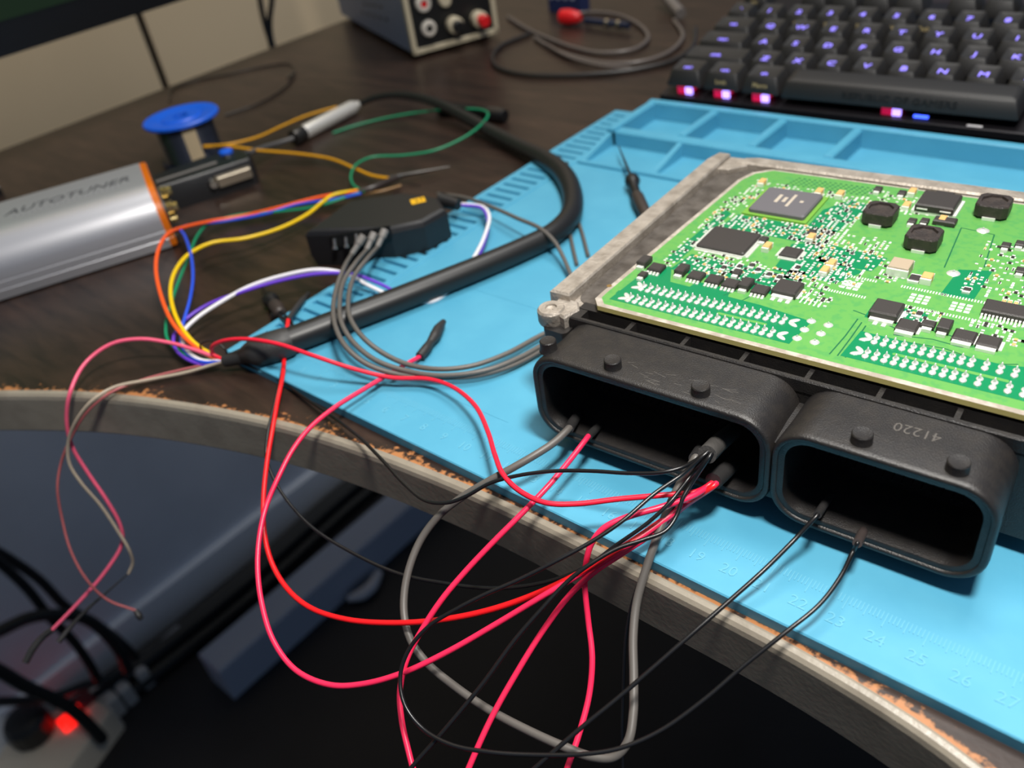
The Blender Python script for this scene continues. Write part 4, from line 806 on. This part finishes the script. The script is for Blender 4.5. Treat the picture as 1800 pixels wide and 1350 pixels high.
# ---------------------------------------------------------------- test leads coiled on the desk
tl = empty('coiled_test_leads', at(1040, 90, -.4), 'dark test leads coiled on the desk between power supply and keyboard', 'test lead')
DL = mat('dark lead', (40, 37, 36), .4); LL = mat('grey lead', (96, 88, 84), .35)
wire([(893, 30, -.2), (925, 50, -.2), (965, 68, -.2), (1010, 84, -.2), (1060, 93, -.2), (1110, 88, -.2), (1138, 70, -.2), (1125, 45, -.2), (1080, 25, -.2), (1030, 22, -.2), (985, 30, -.2)], .16, LL, tl)
wire([(940, 66, -.2), (975, 88, -.2), (1020, 103, -.2), (1075, 112, -.2), (1130, 108, -.2), (1175, 92, -.2), (1200, 65, -.2), (1185, 35, -.2)], .16, LL, tl)
wire([(930, 60, -.2), (885, 78, -.2), (866, 98, -.2), (875, 118, -.2), (915, 130, -.2), (980, 133, -.2), (1050, 130, -.2), (1120, 122, -.2), (1180, 108, -.2), (1215, 85, -.2), (1222, 50, -.2)], .18, DL, tl)
wire([(960, 78, -.1), (1000, 100, -.1), (1060, 116, 0), (1110, 120, -.1)], .13, LL, tl)
q = MB().lathe(at(986, 29, .3), at(1030, 31, .3) - at(986, 29, .3), [(.25, 0), (.6, .1), (.65, .8), (.5, 1.7), (.3, 2.0)], 16); s_ = obj('banana_plug', q, REDP, tl); s_['label'] = 'red banana plug'
q = MB().cyl(at(1030, 36, .1), at(1105, 45, .1), .28); obj('probe_handle', q, mat('navy lead', (30, 38, 60), .4), tl); obj('metal_ring', MB().cyl(at(1066, 41, .1), at(1071, 41.5, .1), .36), CHROME, tl); obj('metal_ring', MB().cyl(at(1086, 43, .1), at(1091, 43.5, .1), .36), CHROME, tl)
ts_ = empty('terminal_block', at(990, 18, -.4), 'small navy terminal block at the top behind the red plug', 'terminal block')
p_ = at(990, 22, -.4); q = MB().box(p_.x - 1.6, p_.x + 1.9, p_.y, p_.y + 1.5, -.4, 1.6); obj('block', q, mat('navy block', (34, 44, 82), .5), ts_, smooth=False)
for i in range(4): obj('terminal', MB().cyl((p_.x - 1.2 + i * .8, p_.y - .05, .9), (p_.x - 1.2 + i * .8, p_.y + .1, .9), .24), mat('pale terminal', (150, 156, 176), .5), ts_)
cbl = empty('grey_cable', at(1200, 20, -.4), 'thick pale grey cable at the top edge left of the keyboard', 'cable'); wire([(1160, -20, 1.0), (1180, 5, .4), (1197, 24, .1)], .45, mat('pale cable', (110, 104, 100), .45), cbl)

# ---------------------------------------------------------------- monitor and wall side
mo = empty('monitor', (-43, 2, -.4), 'black monitor with green picture at the upper left', 'monitor')
MBZ = mat('monitor plastic', (18, 18, 19), .35)
obj('frame', MB().box(-44.5, -41.6, -34, 40, 6.5, 42, ch=.2), MBZ, mo, smooth=False)
sm = bpy.data.materials.new('screen picture'); sm.use_nodes = True; nt = sm.node_tree; b = nt.nodes['Principled BSDF']; n1 = nt.nodes.new('ShaderNodeTexNoise'); n1.inputs['Scale'].default_value = 9
g = nt.nodes.new('ShaderNodeNewGeometry'); nt.links.new(g.outputs['Position'], n1.inputs['Vector']); r1 = nt.nodes.new('ShaderNodeValToRGB'); r1.color_ramp.elements[0].color = (.003, .012, .004, 1); r1.color_ramp.elements[1].color = (.03, .16, .012, 1)
r1.color_ramp.elements[0].position = .38; r1.color_ramp.elements[1].position = .68; nt.links.new(n1.outputs['Fac'], r1.inputs[0]); nt.links.new(r1.outputs[0], b.inputs['Emission Color']); b.inputs['Emission Strength'].default_value = 1.0; b.inputs['Base Color'].default_value = (.01, .01, .01, 1); b.inputs['Roughness'].default_value = .6; b.inputs['Specular IOR Level'].default_value = .1
obj('screen', MB().box(-41.62, -41.55, -33, 39, 8.7, 41), sm, mo, smooth=False)
obj('stand', MB().box(-45, -43.5, -6, 0, -.1, 14), MBZ, mo, smooth=False); obj('stand_foot', MB().box(-45, -36, -12, 4, -.4, .2, ch=.1), MBZ, mo, smooth=False)
for lab, pts in (('thin black cable hanging behind the desk, left of its twin', [(455, -30), (457, 0), (465, 40), (474, 70), (480, 95)]), ('thin black cable hanging behind the desk, right of its twin', [(478, -30), (478, 0), (474, 35), (476, 65), (484, 95)])):
    hcb = empty('hanging_cable', atx(478, 90, -60), lab, 'cable'); obj('cable', MB().tube([atx(px, py, -60) for px, py in pts], .32, 8, 5), BLK, hcb)

# ---------------------------------------------------------------- under the desk
fb = empty('floor_beam', at(600, 1060, FLOOR), 'grey box beam lying slantwise on the floor under the desk', 'beam')
A, B = at(450, 1196, FLOOR), at(775, 902, FLOOR); d = (B - A).normalized(); n2_ = Vector((-d.y, d.x, 0)); ll = (B - A).length
ff = lambda x, y_, z: A + d * x + n2_ * y_ + uz * z
obj('beam_body', MB().box(-3.5, ll + 14, 0, 5, 0, 6.2, ff, ch=.3), mat('grey steel', (168, 176, 192), .5), fb, smooth=False)
hk = empty('bent_bracket', at(640, 1040, FLOOR), 'short bent grey bracket in front of the floor beam', 'bracket'); obj('bracket_arm', MB().tube([at(612, 1052, FLOOR + 1), at(636, 1044, FLOOR + 1.2), at(653, 1030, FLOOR + 1.2), at(666, 1006, FLOOR + 1)], [.5, .9, .9, .6], 10, 4), mat('grey steel light', (190, 192, 200), .5), hk)
strip = empty('power_strip', at(120, 1290, FLOOR), 'off white power strip with glowing red switch on the floor', 'power strip')
tops2 = [at(px, py, FLOOR + 4.2) for px, py in ((196, 1248), (150, 1218), (20, 1290), (-60, 1420), (100, 1378))]
q = MB().rings([[Vector((p_.x, p_.y, FLOOR)) for p_ in tops2], [Vector((p_.x, p_.y, FLOOR + 3.9)) for p_ in tops2], [p_ * .97 + Vector((sum(t2.x for t2 in tops2) / 5, sum(t2.y for t2 in tops2) / 5, FLOOR + 4.2)) * .03 for p_ in tops2]])
fixn(obj('strip_body', q, mat('off white plastic', (196, 188, 172), .5), strip, smooth=False))
c0 = at(128, 1264, FLOOR + 4.2); q = MB().box(c0.x - 1.2, c0.x + 1.2, c0.y - 1.5, c0.y + 1.5, FLOOR + 4, FLOOR + 5.0, ch=.4); obj('rocker_switch', q, mat('lit red switch', (255, 30, 20), .3, emit=(255, 24, 16), es=1.8), strip)
c0 = at(137, 1250, FLOOR + 4.2); obj('switch_frame', MB().box(c0.x - 2.2, c0.x + .6, c0.y - 1.2, c0.y + 2.4, FLOOR + 4, FLOOR + 4.5, ch=.1), mat('dark red', (90, 26, 30), .5), strip, smooth=False)
c0 = at(64, 1292, FLOOR + 4.2); pg = empty('power_plug', c0, 'round black plug sitting in the power strip', 'plug'); obj('plug_body', MB().lathe(c0, (0, 0, 1), [(2.2, 0), (2.6, .6), (2.6, 3.0), (2.2, 3.8), (1.2, 4.2), (.3, 4.3)], 14), BLP, pg, ang=20)
WT = mat('white plug', (190, 188, 184), .5)
for i, (px, py, s_) in enumerate(((176, 1230, 1.6), (197, 1234, 1.1), (185, 1262, 1.5), (220, 1215, 1.0), (250, 1185, 1.0))):
    c0 = at(px, py, FLOOR + 2); o = obj('white_plug', MB().prism(rrect(c0.x - s_, c0.x + s_, c0.y - s_ * .8, c0.y + s_ * .8, .4, 3), FLOOR, FLOOR + 3.5, ch=.4), WT)
    tag(o, ('large white plug block beside the power strip switch', 'small white plug block right of the power strip', 'white plug block at the power strip corner nearest the dark floor', 'small white plug block among the dark cables', 'white plug block farthest from the power strip')[i], 'plug')
q = MB(); A, B = at(270, 1163, FLOOR), at(348, 1085, FLOOR); q.tube([A + uz * 1, (A + B) / 2 + uz * 1.2, B + uz * 1], [.7, .8, .7], 8, 4); tag(obj('cable_duct', q, mat('pale duct', (150, 152, 158), .5)), 'short pale cable duct along the foot of the wall', 'cable duct')
UC = mat('dark cable', (20, 24, 26), .5)
for ci, (lab, pts, r2) in enumerate((('upper slanting cable on the wall under the desk', [(-20, 962), (0, 972), (67, 1017), (118, 1068), (160, 1090), (207, 1124), (240, 1157)], .55),
                 ('lower slanting cable on the wall under the desk', [(-20, 975), (0, 990), (48, 1035), (89, 1087), (130, 1128), (160, 1172), (172, 1195)], .55),
                 ('arched thick cable on the wall under the desk', [(-20, 1118), (0, 1109), (48, 1087), (93, 1080), (148, 1087), (185, 1113), (211, 1146), (225, 1178)], .7),
                 ('cable passing over the power strip switch', [(-20, 1170), (0, 1180), (44, 1206), (93, 1228), (122, 1244), (148, 1266), (180, 1300)], .75),
                 ('cable rising from the wall foot to the left edge', [(-20, 1234), (0, 1233), (56, 1231), (104, 1222), (148, 1205), (185, 1194), (225, 1170)], .6))):
    o = obj('power_cable', MB().tube([atx(px, py, (-63, -61, -59, -57, -65)[ci]) for px, py in pts], r2, 8, 5), UC); tag(o, 'dark ' + lab, 'cable')
for i, (dx_, dz, lab) in enumerate(((1, 1.1, 'nearest the beam'), (-1.2, 1.1, 'in the middle of the bundle'), (-3.4, 1.1, 'nearest the wall'), (-.1, 3.0, 'on top of the bundle'))):
    pts = [(-65 + dx_ + math.sin(y_ * .12) * .6, y_, FLOOR + dz) for y_ in range(-12, 66, 6)]
    tag(obj('cable_bundle_strand', MB().tube([Vector(p_) for p_ in pts], .95, 8, 3), UC), 'thick black floor cable along the wall foot, ' + lab, 'cable')
